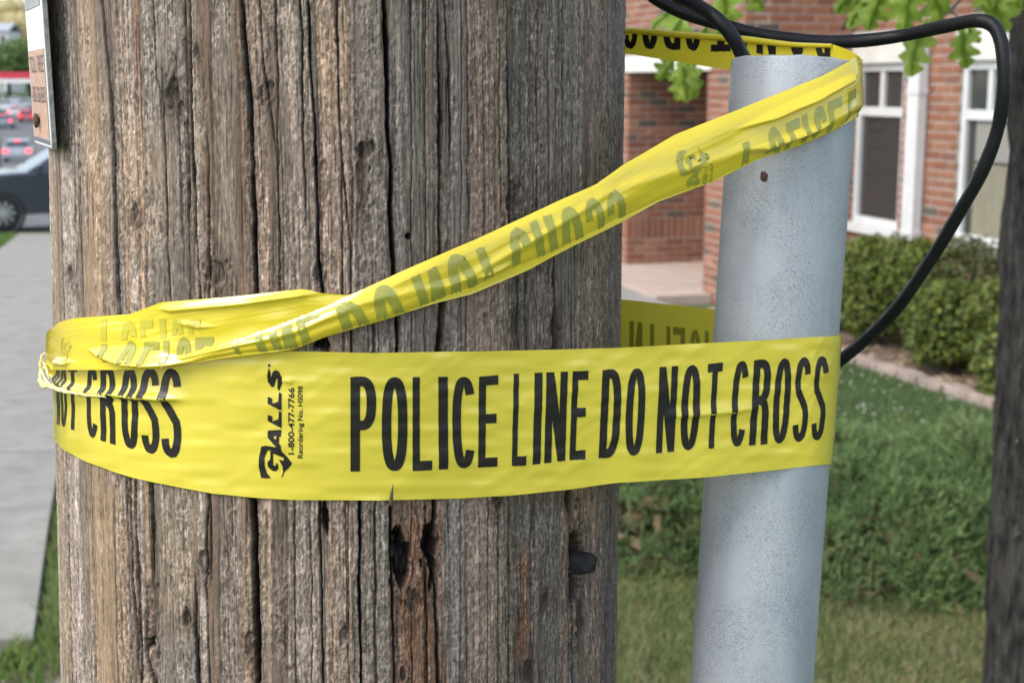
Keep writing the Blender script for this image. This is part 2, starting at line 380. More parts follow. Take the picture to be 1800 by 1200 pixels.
# knots, gouges, slots (photo px centre, half sizes px, depth mm, blackening)
KN = [((303,165),(11,30),4,.75), ((318,190),(7,16),2.5,.4), ((237,385),(13,24),2.5,.6), ((466,162),(11,18),2.5,.5), ((640,262),(17,14),3.5,.7), ((636,310),(10,46),1.6,.35), ((380,478),(17,26),2.2,.5), ((122,482),(7,18),2.5,.6), ((556,283),(6,16),3,.7), ((716,416),(4.5,4.5),7,.97), ((905,345),(13,28),2.2,.5), ((345,95),(7,14),2,.5), ((561,478),(8,22),4,.8),
 ((706,988),(17,50),9,.98), ((728,1060),(10,24),4,.75), ((752,952),(12,34),8,.97), ((760,985),(6,40),7,.95), ((710,1185),(6,12),4,.85), ((697,945),(10,22),6,.85), ((571,905),(6,22),5,.85), ((360,985),(9,24),2.6,.55), ((362,1008),(6,6),4,.8), ((268,1080),(12,60),2.8,.4), ((266,1130),(9,14),6,.85), ((328,1085),(9,16),4,.7), ((605,1112),(8,14),2.6,.5), ((958,1055),(8,20),2.2,.5), ((928,1178),(9,20),3,.65), ((1015,968),(11,42),9,.96), ((1012,1025),(9,28),8,.9), ((440,1135),(8,18),2,.4), ((1000,875),(9,14),5,.85), ((975,590),(8,36),3,.5), ((905,580),(8,28),2.5,.45), ((640,375),(10,4),1,.3), ((565,605),(14,12),6,.9), ((1018,1080),(7,30),4,.8), ((872,880),(8,20),3,.5)]
for (cx, cy), (hx, hy), dep, blk in KN:
    ph, zc = pole_uv(cx, cy); ph2, zc2 = pole_uv(cx+hx, cy+hy)
    hu = max(abs(ph2-ph)*PR0*1000, .4); hz = max(abs(zc2-zc)*1000, .4)
    du = (U-ph*PR0*1000)/hu; dz = (Z-zc*1000)/hz
    rr = np.sqrt(du**2+dz**2)*(1+.9*(vnoise(U/2.2+cx, Z/5, 51)-.5)+.35*(vnoise(U/.9+cx, Z/2.2, 52)-.5))
    e = 1-sstep(.72, 1.08, rr)
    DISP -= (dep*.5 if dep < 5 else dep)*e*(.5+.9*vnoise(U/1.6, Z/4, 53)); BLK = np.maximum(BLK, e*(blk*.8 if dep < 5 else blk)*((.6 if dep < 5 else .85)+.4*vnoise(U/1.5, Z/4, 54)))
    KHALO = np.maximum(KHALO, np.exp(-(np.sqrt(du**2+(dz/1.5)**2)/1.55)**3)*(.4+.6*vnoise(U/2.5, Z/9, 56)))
    DISP += .5*np.exp(-((rr-1.25)/.25)**2)*(dep < 5)
DISP = np.minimum(DISP, .25)
P = pole_pt(phs[:, None]+0*Z, Z/1000, DISP/1000+.0002)
P[:, -1, :2] = P[:, -1, :2]*.02+pC(zs[-1])*.98  # closes the top
Pm = grid_mesh('utility_pole', P, closed_u=True)
# base colour of the wood itself (weathering, tannin, creosote), linear
c_gray = np.array((.225, .185, .150)); c_dgray = np.array((.140, .124, .112)); c_tan = np.array((.33, .245, .160)); c_brn = np.array((.185, .128, .090)); c_silver = np.array((.46, .41, .35)); c_red = np.array((.20, .088, .038))
uN = U/(PR0*1000)
lf = sstep(.55, -.75, uN)                       # the left flank is lighter and tanner, the right flank darker grey
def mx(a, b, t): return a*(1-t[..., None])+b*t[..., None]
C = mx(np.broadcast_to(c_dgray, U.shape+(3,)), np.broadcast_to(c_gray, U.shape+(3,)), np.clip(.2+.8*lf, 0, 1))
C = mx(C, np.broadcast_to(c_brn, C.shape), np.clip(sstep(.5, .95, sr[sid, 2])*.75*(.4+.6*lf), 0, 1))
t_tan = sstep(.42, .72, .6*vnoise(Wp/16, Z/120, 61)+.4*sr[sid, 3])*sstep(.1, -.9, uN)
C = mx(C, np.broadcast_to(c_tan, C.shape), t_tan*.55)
for (x0, x1, y0, y1), col, amt in [((150,196,150,520), c_tan, .6), ((205,300,240,420), c_tan, .45), ((168,228,850,1260), c_tan, .65), ((275,345,850,1100), c_tan, .55), ((686,776,900,1260), c_red, .68), ((903,932,985,1150), c_red, .7), ((1003,1030,855,965), c_tan*.8, .7), ((985,1003,870,1260), c_red, .4), ((560,620,60,200), c_tan, .35)]:
    a0, z1 = pole_uv(x0, y0); a1, z0 = pole_uv(x1, y1)
    n_ = 3.0*(vnoise(Wp/3, Z/30, 62)-.5)
    t = sstep(-2.5, 2.5, Wp+warp_field()*0-a0*PR0*1000+n_)*sstep(-2.5, 2.5, a1*PR0*1000-Wp-n_)*sstep(-18, 10, Z-z0*1000)*sstep(-18, 10, z1*1000-Z)
    C = mx(C, np.broadcast_to(col, C.shape), np.clip(t*amt*(.55+.7*vnoise(Wp/2, Z/18, 63)), 0, 1))
C = C*(.72+.56*sr[sid, 1][..., None])*np.stack([1+.10*(sr[sid, 2]-.5), 1+0*sr[sid, 2], 1-.08*(sr[sid, 2]-.5)], -1)
C = C*(.70+.52*grain)[..., None]*(.84+.32*vnoise(Wp/.7, Z/40, 64))[..., None]
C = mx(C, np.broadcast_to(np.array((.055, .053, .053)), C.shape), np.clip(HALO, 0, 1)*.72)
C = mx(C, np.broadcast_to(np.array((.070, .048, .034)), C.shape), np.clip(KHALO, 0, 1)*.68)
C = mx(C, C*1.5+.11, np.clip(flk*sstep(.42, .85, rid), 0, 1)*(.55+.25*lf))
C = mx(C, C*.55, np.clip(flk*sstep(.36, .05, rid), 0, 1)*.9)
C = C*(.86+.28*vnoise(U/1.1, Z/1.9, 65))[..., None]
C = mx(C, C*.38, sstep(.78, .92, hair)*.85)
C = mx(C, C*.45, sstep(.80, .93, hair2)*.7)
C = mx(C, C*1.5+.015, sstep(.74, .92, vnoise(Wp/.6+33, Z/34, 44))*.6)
C = mx(C, np.broadcast_to(np.array((.085, .068, .055)), C.shape), np.clip(np.exp(-np.maximum(dedge, 0)/.55)*.55, 0, 1))
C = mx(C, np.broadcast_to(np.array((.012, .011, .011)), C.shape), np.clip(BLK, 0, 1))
C = np.clip(C*np.array((1.06, 1.0, .95)), .004, .8)
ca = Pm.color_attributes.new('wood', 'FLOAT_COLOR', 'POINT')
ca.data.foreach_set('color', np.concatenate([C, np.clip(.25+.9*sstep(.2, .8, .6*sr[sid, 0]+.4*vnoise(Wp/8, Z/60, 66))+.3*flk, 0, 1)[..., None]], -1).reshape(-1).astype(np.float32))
M_wood = mat('weathered_wood', (.2, .15, .1), .85, spec=.22)
a_ = N(M_wood, 'ShaderNodeAttribute', attribute_name='wood')
f_ = noise(M_wood, 900, 4, .65, (1, 1, .10)); fq = noise(M_wood, 620, 3, .6, (1, 1, .45)); fh = noise(M_wood, 420, 5, .7, (1, 1, .02))
wc = mixc(M_wood, a_.outputs['Alpha'], a_.outputs['Color'], mixc(M_wood, 1, a_.outputs['Color'], ramp(M_wood, f_, [(.32, (.55, .55, .55)), (.5, (1, 1, 1)), (.68, (1.45, 1.44, 1.42))]), 'MULTIPLY'))
wc = mixc(M_wood, a_.outputs['Alpha'], wc, ramp(M_wood, fq, [(.36, (.72, .72, .72)), (.48, (1, 1, 1)), (.62, (1.1, 1.1, 1.1)), (.68, (1.75, 1.74, 1.72))]), 'MULTIPLY')
wc = mixc(M_wood, 1, wc, ramp(M_wood, fh, [(.33, (.40, .39, .38)), (.42, (1, 1, 1))]), 'MULTIPLY')
L(M_wood, wc, bsdf(M_wood).inputs['Base Color'])
bump(M_wood, f_, .7, .0007)
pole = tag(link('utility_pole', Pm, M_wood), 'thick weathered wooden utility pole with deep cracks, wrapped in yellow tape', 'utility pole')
# tarry plug sticking out of the pole, and a splinter over the tape edge
M_tar = noisy('tar_wood', [(.3, (.012, .012, .013)), (.7, (.035, .034, .034))], 160, .85, 4, .6, .001)
ph, zc = pole_uv(1014, 990); p0 = pole_pt(ph, zc, -.008); dirr = pole_pt(ph+.42, zc)-pole_pt(ph+.42, zc, -.01); dirr /= np.linalg.norm(dirr)
mb = MB(); pts = []; rad = []
for t, r_ in ((0, .0056), (.004, .0063), (.009, .0062), (.0135, .0064), (.0165, .0058), (.0178, .0040)):
    pts.append(p0+dirr*t+np.array((0, 0, -.001*t/.02))); rad.append(r_)
mb.tube(pts, rad, 9)
o = mb.build('plug', M_tar, pole, smooth=False); pv = np.array([v.co for v in o.data.vertices]); pv += (rng.random(pv.shape)-.5)*.0014
o.data.vertices.foreach_set('co', pv.reshape(-1).astype(np.float32)); o.data.update()
ph, zc = pole_uv(686, 872); mb = MB(); mb.tube([pole_pt(ph, zc-.004, .001), pole_pt(ph, zc+.001, .0035), pole_pt(ph+.004, zc+.0075, .0045)], [.0011, .0009, .0002], 6)
mb.build('splinter', M_wood if False else noisy('splinter_wood', [(.3, (.08, .06, .045)), (.7, (.16, .13, .1))], 300, .9), pole)

# ================================================================== STEEL PIPE
PIPE_R = .0365
def by_zc(px, py, zc): return np.array((0, 0, EYE))+ray(px, py)*zc
pt_top = by_zc(1397, 109, .826); pt_bot = by_zc(1321, 1200, .862)
pdir = (pt_top-pt_bot)/np.linalg.norm(pt_top-pt_bot)
def pipe_c(z):
    z = np.asarray(z, float); t = (z-pt_bot[2])/pdir[2]; return pt_bot+t[..., None]*pdir
M_galv = mat('galvanised_steel', (.42, .47, .52), .55, .12, .4)
f = noise(M_galv, 1300, 2, .7); f2 = noise(M_galv, 14, 5, .6); f3 = noise(M_galv, 900, 2, .6); f4 = noise(M_galv, 30, 4, .6)
base = ramp(M_galv, f2, [(.3, (.32, .345, .37)), (.7, (.39, .41, .435))])
spk = math_(M_galv, 'MULTIPLY', ramp(M_galv, f, [(.40, (1, 1, 1)), (.47, (0, 0, 0))]), ramp(M_galv, f4, [(.36, (.15, .15, .15)), (.6, (1, 1, 1))]))
cc = mixc(M_galv, math_(M_galv, 'MULTIPLY', spk, .75), base, (.12, .14, .16))
drip = noise(M_galv, 60, 5, .65, (1, 1, .05)); blot = noise(M_galv, 22, 6, .7)
base = mixc(M_galv, ramp(M_galv, drip, [(.42, (.0, .0, .0)), (.70, (.5, .5, .5))]), base, (.47, .50, .53))
base = mixc(M_galv, ramp(M_galv, blot, [(.56, (0, 0, 0)), (.72, (.55, .55, .55))]), base, (.25, .28, .31))
cc = mixc(M_galv, math_(M_galv, 'MULTIPLY', spk, .75), base, (.12, .14, .16))
L(M_galv, ramp(M_galv, blot, [(.3, (.38, .38, .38)), (.7, (.62, .62, .62))]), bsdf(M_galv).inputs['Roughness'])
cc = mixc(M_galv, ramp(M_galv, f3, [(.62, (0, 0, 0)), (.75, (.35, .35, .35))]), cc, (.5, .53, .56))
L(M_galv, cc, bsdf(M_galv).inputs['Base Color']); bump(M_galv, f, .15, .0004)
pipe = tag(empty('steel_pipe', tuple(pipe_c(np.array(-.05)))), 'grey galvanised steel conduit pipe standing beside the wooden pole', 'pipe')
L_ = np.linalg.norm(pt_top-pipe_c(np.array(-.15))); ax_x = np.cross(pdir, (0, 1, 0)); ax_x /= np.linalg.norm(ax_x); ax_y = np.cross(pdir, ax_x)
base_p = pipe_c(np.array(-.15)); n = 72
prof = [(.0, PIPE_R), (L_*.5, PIPE_R), (L_-.03, PIPE_R), (L_-.0012, PIPE_R), (L_-.0004, PIPE_R-.0004), (L_, PIPE_R-.001), (L_, PIPE_R-.0042), (L_-.001, PIPE_R-.0048), (L_-.03, PIPE_R-.0048), (L_*.5, PIPE_R-.0048)]
P = np.zeros((n, len(prof), 3))
for i in range(n):
    a = 2*math.pi*i/n; e = ax_x*math.cos(a)+ax_y*math.sin(a)
    for j, (t, r_) in enumerate(prof):
        tt = t+(.00025*math.sin(5*a)+.0002*math.sin(13*a+1) if t > L_-.002 else 0)
        P[i, j] = base_p+pdir*tt+e*r_-np.array(pipe.location)
link('tube', grid_mesh('tube', P, closed_u=True), M_galv, pipe)
# rust hole stain on the pipe: a small pitted patch of its own
M_rust = noisy('rust_spot', [(.3, (.03, .02, .014)), (.7, (.12, .085, .06))], 500, .95)
d = ray(1343, 310); c0 = pipe_c(np.array(1.55))
t = .80
for _ in range(40):
    p = np.array((0, 0, EYE))+d*t; c = pipe_c(np.array(p[2])); s = np.linalg.norm(np.cross(p-c, pdir))-PIPE_R
    t += s*.9
p = np.array((0, 0, EYE))+d*t; nn = p-pipe_c(np.array(p[2])); nn -= pdir*np.dot(nn, pdir); nn /= np.linalg.norm(nn); tt_ = np.cross(nn, pdir)
vs = [p+nn*.0007-np.array(pipe.location)]; k = 18
for i in range(k):
    a = 2*math.pi*i/k; r_ = .0030*(.75+.5*random.random()); vs.append(p+nn*.0003+tt_*math.cos(a)*r_*.75+pdir*math.sin(a)*r_-np.array(pipe.location))
MB().add(vs, [(0, 1+i, 1+(i+1) % k) for i in range(k)]).build('rust_spot', M_rust, pipe)

# ================================================================== BLACK CABLES
M_cable = mat('black_rubber', (.016, .017, .019), .42, spec=.3)
L(M_cable, ramp(M_cable, noise(M_cable, 60, 5), [(.3, (.006, .0065, .0075)), (.7, (.014, .0145, .016))]), bsdf(M_cable).inputs['Base Color'])
L(M_cable, ramp(M_cable, noise(M_cable, 90, 4), [(.3, (.32, .32, .32)), (.7, (.6, .6, .6))]), bsdf(M_cable).inputs['Roughness'])
bump(M_cable, noise(M_cable, 700, 3), .25, .0004)
def smooth_path(pts, n=14):                     # Catmull-Rom
    p = [np.array(q, float) for q in pts]; p = [2*p[0]-p[1]]+p+[2*p[-1]-p[-2]]; out = []
    for i in range(1, len(p)-2):
        for t in np.linspace(0, 1, n, endpoint=False):
            out.append(.5*((2*p[i])+(p[i+1]-p[i-1])*t+(2*p[i-1]-5*p[i]+4*p[i+1]-p[i+2])*t*t+(3*p[i]-p[i-1]-3*p[i+1]+p[i+2])*t**3))
    out.append(p[-2]); return out
c1 = [(985, -330, .97), (1040, -190, .97), (1120, -38, .955), (1180, 14, .95), (1270, 44, .945), (1340, 62, .94), (1420, 72, .935), (1500, 73, .93), (1580, 64, .92), (1660, 47, .90), (1715, 37, .885), (1745, 45, .878), (1760, 75, .873), (1765, 120, .87), (1763, 175, .872), (1750, 240, .88), (1722, 310, .89), (1685, 375, .905), (1640, 450, .92), (1580, 537, .94), (1520, 598, .955), (1465, 642, .965), (1400, 690, .975), (1370, 760, .98), (1350, 900, .99), (1330, 1150, 1.0), (1315, 1500, 1.02)]
path = smooth_path([at(*q) for q in c1], 10)
last = path[-1]; path.append(np.array((last[0], last[1], .0)))
mb = MB().tube(path, [.0042*(1+.03*math.sin(i*.37)+.02*random.random()) for i in range(len(path))], 14); tag(mb.build('cable', M_cable, smooth=True), 'black rubber cable bulging out right in a wide loop before dropping behind the pipe', 'cable', 'black cables at the pipe top')
c2 = [(1090, -330, .93), (1130, -120, .90), (1180, -18, .875), (1222, 8, .855), (1258, 32, .84), (1284, 60, .838), (1300, 88, .841), (1312, 118, .843), (1317, 180, .845), (1318, 300, .848)]
mb = MB().tube(smooth_path([at(*q) for q in c2], 10), .0042, 14); tag(mb.build('cable', M_cable, smooth=True), 'shorter black cable bending down into the open top of the steel pipe', 'cable', 'black cables at the pipe top')
# ================================================================== POLICE TAPE
def tape_mat(name, col, rough=.3):
    m = mat(name, col, rough, spec=.6, Coat_Weight=1.0, Coat_Roughness=.07)
    f = noise(m, 35, 4); L(m, ramp(m, f, [(.3, tuple(c*.95 for c in col)), (.7, tuple(min(1, c*1.04) for c in col))]), bsdf(m).inputs['Base Color'])
    t = N(m, 'ShaderNodeBsdfTranslucent'); t.inputs['Color'].default_value = (*col, 1)
    mxs = N(m, 'ShaderNodeMixShader'); mxs.inputs[0].default_value = .24
    L(m, bsdf(m).outputs[0], mxs.inputs[1]); L(m, t.outputs[0], mxs.inputs[2])
    L(m, mxs.outputs[0], m.node_tree.nodes['Material Output'].inputs['Surface'])
    bump(m, noise(m, 130, 3), .12, .0006)
    return m
M_tape = tape_mat('yellow_film', (.88, .745, .075))
M_tape2 = tape_mat('yellow_film_back', (.92, .75, .045), .2)
M_ink = mat('black_ink', (.014, .012, .010), .38, spec=.4)
M_ghost = tape_mat('ink_seen_through_film', (.42, .42, .06), .2)
M_ghost2 = tape_mat('ink_seen_through_two_films', (.66, .60, .06), .2)

class Band:
    """a strip surface: P[i, j] with i along the strip and j from its top edge to its bottom edge"""
    def __init__(s, P, base=None):
        s.P = P; s.nu, s.nv, _ = P.shape
        du = np.gradient(P, axis=0); dv = np.gradient(P, axis=1); n = np.cross(du, dv); s.Nn = n/(np.linalg.norm(n, axis=-1, keepdims=True)+1e-12)
        s.sx, s.sy = proj(P if base is None else base)
    def ev(s, u, v, off):
        u = np.clip(u, 0, s.nu-1.001); v = np.clip(v, 0, s.nv-1.001); i = u.astype(int); j = v.astype(int); a = (u-i)[:, None]; b = (v-j)[:, None]
        f = lambda A: (A[i, j]*(1-a)+A[i+1, j]*a)*(1-b)+(A[i, j+1]*(1-a)+A[i+1, j+1]*a)*b
        n = f(s.Nn); n /= np.linalg.norm(n, axis=1, keepdims=True)
        return f(s.P)+n*off
    def inv(s, px, py, i0, i1):                 # photo pixels -> (u, v) on the stretch i0..i1
        sx, sy = s.sx[i0:i1], s.sy[i0:i1]; order = np.argsort(sx[:, s.nv//2]); ii = np.arange(i0, i1)[order]
        v = np.full(px.shape, (s.nv-1)/2.)
        jj = np.arange(s.nv)
        for _ in range(4):
            vj = np.clip(v.astype(int), 0, s.nv-2)
            # column position at this v: evaluate on a few v rows
            u = np.empty_like(px)
            for j in np.unique(vj):
                k = vj == j; X_ = sx[order, j]; u[k] = np.interp(px[k], X_, ii)
            ui = np.clip(np.round(u).astype(int), 0, s.nu-1)
            yt = s.sy[ui, 0]; yb = s.sy[ui, -1]
            rows = s.sy[ui]                      # monotone in j
            vn = np.empty_like(v)
            for q in range(len(px)):
                r_ = rows[q]; vn[q] = np.interp(py[q], r_, jj) if r_[-1] > r_[0] else np.interp(-py[q], -r_, jj)
            v = vn
        return u, v

# ---- letters: strokes in a box 1 wide and 3.6 high
LW, LH, LS = 1.0, 3.6, .37
def arc(cx, cy, rx, ry, a0, a1, n=14, p=2.5):
    o = []
    for a in np.linspace(R(a0), R(a1), n):
        c, s_ = math.cos(a), math.sin(a); o.append((cx+rx*math.copysign(abs(c)**(2/p), c), cy+ry*math.copysign(abs(s_)**(2/p), s_)))
    return o
def stroke(path, wd=LS, closed=False):
    p = np.array(path); n = len(p)
    t = np.roll(p, -1, 0)-np.roll(p, 1, 0)
    if not closed: t[0] = p[1]-p[0]; t[-1] = p[-1]-p[-2]
    t /= np.linalg.norm(t, axis=1, keepdims=True)+1e-9; nr = np.stack([-t[:, 1], t[:, 0]], 1)*wd/2
    a, b = p+nr, p-nr
    return ('ring', a, b) if closed else ('poly', np.concatenate([a, b[::-1]]))
def rect(x0, y0, x1, y1): return ('poly', np.array([(x0, y0), (x1, y0), (x1, y1), (x0, y1)]))
h = LS/2; hb = .37
def glyph(ch):
    r_ = .5-h; ov = stroke(arc(.5, LH/2, r_, LH/2-h, 0, 360, 49)[:-1], closed=True)
    st = rect(0, 0, LS, LH)
    if ch == 'O': return [ov]
    if ch == 'I': return [rect(.04, 0, .96, LH)]
    if ch == 'L': return [st, rect(0, 0, 1, hb)]
    if ch == 'E': return [st, rect(0, 0, 1, hb), rect(0, LH-hb, 1, LH), rect(0, LH*.53-hb/2, .92, LH*.53+hb/2)]
    if ch == 'T': return [rect(.5-LS/2, 0, .5+LS/2, LH), rect(0, LH-hb, 1, LH)]
    if ch == 'N': return [rect(0, 0, LS*.92, LH), rect(1-LS*.92, 0, 1, LH), ('poly', np.array([(0, LH), (.36, LH), (1, 0), (.64, 0)]))]
    if ch == 'D': return [st, stroke([(h, LH-h*.92)]+arc(.42, LH/2, .58-h, LH/2-h*.92, 90, -90, 25, 2.7)+[(h, h*.92)])]
    if ch == 'P': return [st, stroke([(h, LH-h*.92)]+arc(.45, LH*.72, .55-h, LH*.28-h*.92, 90, -90, 21, 2.5)+[(h, LH*.44+h*.92)])]
    if ch == 'R': return [st, stroke([(h, LH-h*.92)]+arc(.45, LH*.74, .53-h, LH*.26-h*.92, 90, -90, 21, 2.5)+[(h, LH*.48+h*.92)]),
                          stroke([(.5, LH*.52), (.70, LH*.48), (.80, LH*.40), (.815, .4), (.84, 0)])]
    if ch == 'C':
        return [stroke(arc(.5, LH/2, r_, LH/2-h, 38, 322, 41, 2.5))]
    if ch == 'S':
        p_ = arc(.5, LH*.745, .5-h, LH*.255-h, 12, 200, 18, 2.3)+[(.24, LH*.60), (.5, LH*.505), (.76, LH*.40)]+arc(.5, LH*.255, .5-h, LH*.255-h, 20, -168, 18, 2.3)
        return [stroke(p_)]
def inside(polys, X, Y):
    def pip(poly):
        r_ = np.zeros(X.shape, bool); n = len(poly); j = n-1
        for i in range(n):
            xi, yi = poly[i]; xj, yj = poly[j]
            c = ((yi > Y) != (yj > Y)) & (X < (xj-xi)*(Y-yi)/((yj-yi) if abs(yj-yi) > 1e-12 else 1e-12)+xi); r_ ^= c; j = i
        return r_
    o = np.zeros(X.shape, bool)
    for g in polys:
        o |= (pip(g[1]) ^ pip(g[2])) if g[0] == 'ring' else pip(g[1])
    return o
_gc = {}
def glyph_tri(key, shapes, step=.11, y0=-9, y1=99):
    """triangulated glyph as (V2, F); y0..y1 keeps a band of it"""
    if key in _gc: return _gc[key]
    V = []; E = []
    def loop(p):
        q = []
        for i in range(len(p)):
            a, b = p[i], p[(i+1) % len(p)]; m_ = max(1, int(np.linalg.norm(b-a)/step)); q += [a+(b-a)*k/m_ for k in range(m_)]
        n0 = len(V); V.extend([Vector((float(x), float(y))) for x, y in q]); E.extend([(n0+i, n0+(i+1) % len(q)) for i in range(len(q))])
    for g in shapes:
        for p in g[1:]: loop(p)
    A = np.array([tuple(v) for v in V]); lo = A.min(0); hi = A.max(0)
    for yy in (y0, y1):
        if lo[1] < yy < hi[1]:
            n0 = len(V); V.extend([Vector((float(lo[0])-.1, yy)), Vector((float(hi[0])+.1, yy))]); E.append((n0, n0+1))
    gx, gy = np.meshgrid(np.arange(lo[0]+step/2, hi[0], step), np.arange(lo[1]+step/2, hi[1], step)); gx = gx.ravel(); gy = gy.ravel()
    k = inside(shapes, gx, gy); V.extend([Vector((float(x), float(y))) for x, y in zip(gx[k], gy[k])])
    r_ = delaunay_2d_cdt(V, E, [], 0, 1e-5)
    V2 = np.array([tuple(v) for v in r_[0]]); F = np.array([t for t in r_[2] if len(t) == 3])
    c = V2[F].mean(1); k = inside(shapes, c[:, 0], c[:, 1]) & (c[:, 1] > y0) & (c[:, 1] < y1)
    _gc[key] = (V2, F[k]); return _gc[key]
def print_on(band, i0, i1, name, items, material, off, parent, both=None):
    """items: (V2 in photo px, F). Lays flat print on the strip as one mesh"""
    Vs = []; Fs = []; n = 0
    for V2, F in items:
        used = np.unique(F); remap = np.zeros(len(V2), int); remap[used] = np.arange(len(used)); V2 = V2[used]; F = remap[F]
        u, v = band.inv(V2[:, 0].copy(), V2[:, 1].copy(), i0, i1)
        Vs.append(band.ev(u, v, off)-TO); Fs.append(F+n); n += len(V2)
    o = tri_soup(name, np.concatenate(Vs), np.concatenate(Fs), material, parent, smooth=True)
    return o
def place_letters(rows, top, bot, flip=False, y0=-9, y1=99):
    """rows: (char, x0, x1[, shear px]) ; top/bot: functions of x giving the rows of cap height and baseline"""
    out = []
    for it in rows:
        ch, x0, x1 = it[:3]; sh = it[3] if len(it) > 3 else 0
        V2, F = glyph_tri((ch, y0, y1), glyph(ch), y0=y0, y1=y1)
        xm = (x0+x1)/2; X = x0+(x1-x0)*V2[:, 0]; t = V2[:, 1]/LH
        X = X+sh*(t-.5)
        Yt = top(X); Yb = bot(X); Yp = Yb+(Yt-Yb)*t
        out.append((np.stack([X, Yp], 1), F))
    return out
def fn(pts):
    a = np.array(sorted(pts)); return lambda x: np.interp(x, a[:, 0], a[:, 1])

# ---- belts round pole and pipe
def belt(zpole, zpipe, r1, r2, nA=300, nB=70, nC=60, nD=44):
    """closed XY path: pole from its back round the left to the front, over to the pipe, round it, and back"""
    p = pC(np.array(zpole)); q = pipe_c(np.array(zpipe))[:2]; R1 = float(pR(zpole))+r1; R2 = PIPE_R+r2
    d = q-p; D = np.linalg.norm(d); base = math.atan2(d[1], d[0]); al = math.acos((R1-R2)/D)
    aF = base-al; aB = base+al                    # normals of the front and back tangents
    A = [p+R1*np.array((math.cos(a), math.sin(a))) for a in np.linspace(aB, aF+2*math.pi, nA)]
    f = q+R2*np.array((math.cos(aF), math.sin(aF))); b0 = A[-1]
    B = [b0+(f-b0)*t for t in np.linspace(0, 1, nB+1)[1:]]
    Cc = [q+R2*np.array((math.cos(a), math.sin(a))) for a in np.linspace(aF, aB, nC+1)[1:]]
    e = Cc[-1]; D_ = [e+(A[0]-e)*t for t in np.linspace(0, 1, nD+1)[1:]]
    return np.array(A+B+Cc+D_), (nA, nB, nC, nD)
def fit_z(XY, yfun):                              # heights so that the path projects to the measured rows
    z = np.full(len(XY), 1.45)
    for _ in range(12):
        Pp = np.stack([XY[:, 0], XY[:, 1], z], 1); x, y = proj(Pp); z = z_for(XY[:, 0], XY[:, 1], yfun(x))
    return z
def smooth1(a, k):
    kk = np.ones(k)/k; return np.convolve(np.pad(a, (k//2, k-1-k//2), mode='edge'), kk, 'valid')

tape = tag(empty('police_tape', (float(PC0[0]), float(PC0[1]), 1.4)), 'yellow barrier tape with black lettering wound round the wooden pole and steel pipe', 'barrier tape')
TO = np.array(tape.location)
def finish(P, name, material, thick=0):
    P = P-TO
    o = link(name, grid_mesh(name, P), material, tape); return o

def lens(sx, sy, pts, slope, px_m):
    """film tilted upwards inside a lens-shaped pleat: rises towards its lower edge, then tucks back sharply. pts: (x, centre row, half height)"""
    a = np.array(pts, float); yc = np.interp(sx, a[:, 0], a[:, 1]); hh = np.interp(sx, a[:, 0], a[:, 2], left=0, right=0)
    t = (sy-(yc-hh))/np.maximum(2*hh, .5); up = np.clip(t, 0, 1); back = 1-sstep(1.0, 1.0+4/np.maximum(2*hh, 3), t)
    return np.where((hh > .3) & (t > 0), slope*2*hh*px_m*up*back, 0)
# lower belt -------------------------------------------------------
Ttop = fn([(80, 606), (95, 602), (130, 603), (180, 607), (235, 611), (300, 614), (375, 615), (515, 617), (655, 620), (860, 617), (1085, 611), (1250, 602), (1350, 597), (1465, 590), (1520, 586)])
Tbot = fn([(80, 750), (93, 762), (97, 774), (112, 791), (147, 809), (196, 828), (235, 840), (305, 854), (375, 867), (445, 874), (515, 878), (660, 879), (800, 876), (900, 870), (1000, 860), (1085, 848), (1240, 838), (1350, 827), (1455, 815), (1520, 808)])
Tbk = fn([(1000, 518), (1090, 526), (1250, 543), (1480, 568)])
def make_belt(ztp, zpp, zbp, zpb, topf, botf, topb, botb, r1, r2, nv, vfun=None, hidden_from=.36):
    XYt, ns = belt(ztp, zpp, r1, r2); XYb, _ = belt(zbp, zpb, r1, r2)
    nA, nB, nC, nD = ns; n = len(XYt)
    zt = np.zeros(n); zb = np.zeros(n); vis = np.zeros(n, bool)
    # front: last part of the pole arc that faces the camera, the span and the front of the pipe
    iF0 = int(nA*hidden_from); iF1 = nA+nB+int(nC*.52)
    f = slice(iF0, iF1); zt[f] = fit_z(XYt[f], topf); zb[f] = fit_z(XYb[f], botf); vis[f] = True
    g = slice(nA+nB+nC-6, n); zt[g] = fit_z(XYt[g], topb); zb[g] = fit_z(XYb[g], botb); vis[g] = True
    idx = np.arange(n); k = np.where(vis)[0]
    kk = np.concatenate([k-n, k, k+n])
    for z in (zt, zb):
        z[:] = np.interp(idx, kk, np.concatenate([z[k]]*3))
    v = np.linspace(0, 1, nv)
    P = np.zeros((n, nv, 3)); P[:, :, :2] = XYt[:, None]*(1-v)[None, :, None]+XYb[:, None]*v[None, :, None]
    P[:, :, 2] = zt[:, None]*(1-v)+zb[:, None]*v
    return P, ns, iF0, iF1
def outward(P):
    du = np.gradient(P, axis=0); dv = np.gradient(P, axis=1); n = np.cross(du, dv); n /= np.linalg.norm(n, axis=-1, keepdims=True)+1e-12
    return n
P, ns, i0, i1 = make_belt(1.47, 1.47, 1.40, 1.40, Ttop, Tbot, Tbk, lambda x: Tbk(x)+195, .0012, .0010, 80)
P0 = P.copy(); nrm = outward(P); sgn = 1 if np.mean(nrm[ns[0]-12, :, 1]) < 0 else -1; nrm = nrm*sgn
sx, sy = proj(P)
ii, jj = np.meshgrid(np.arange(P.shape[0]), np.arange(80), indexing='ij')
dsp = .0007*(vnoise(ii/16., jj/52., 71)-.4)+.0004*(vnoise(ii/6., jj/32., 72)-.5)
span = sstep(820, 960, sx)*sstep(1470, 1400, sx)
dsp += span*(.0011*(vnoise(ii/7., jj/80., 73)-.35))
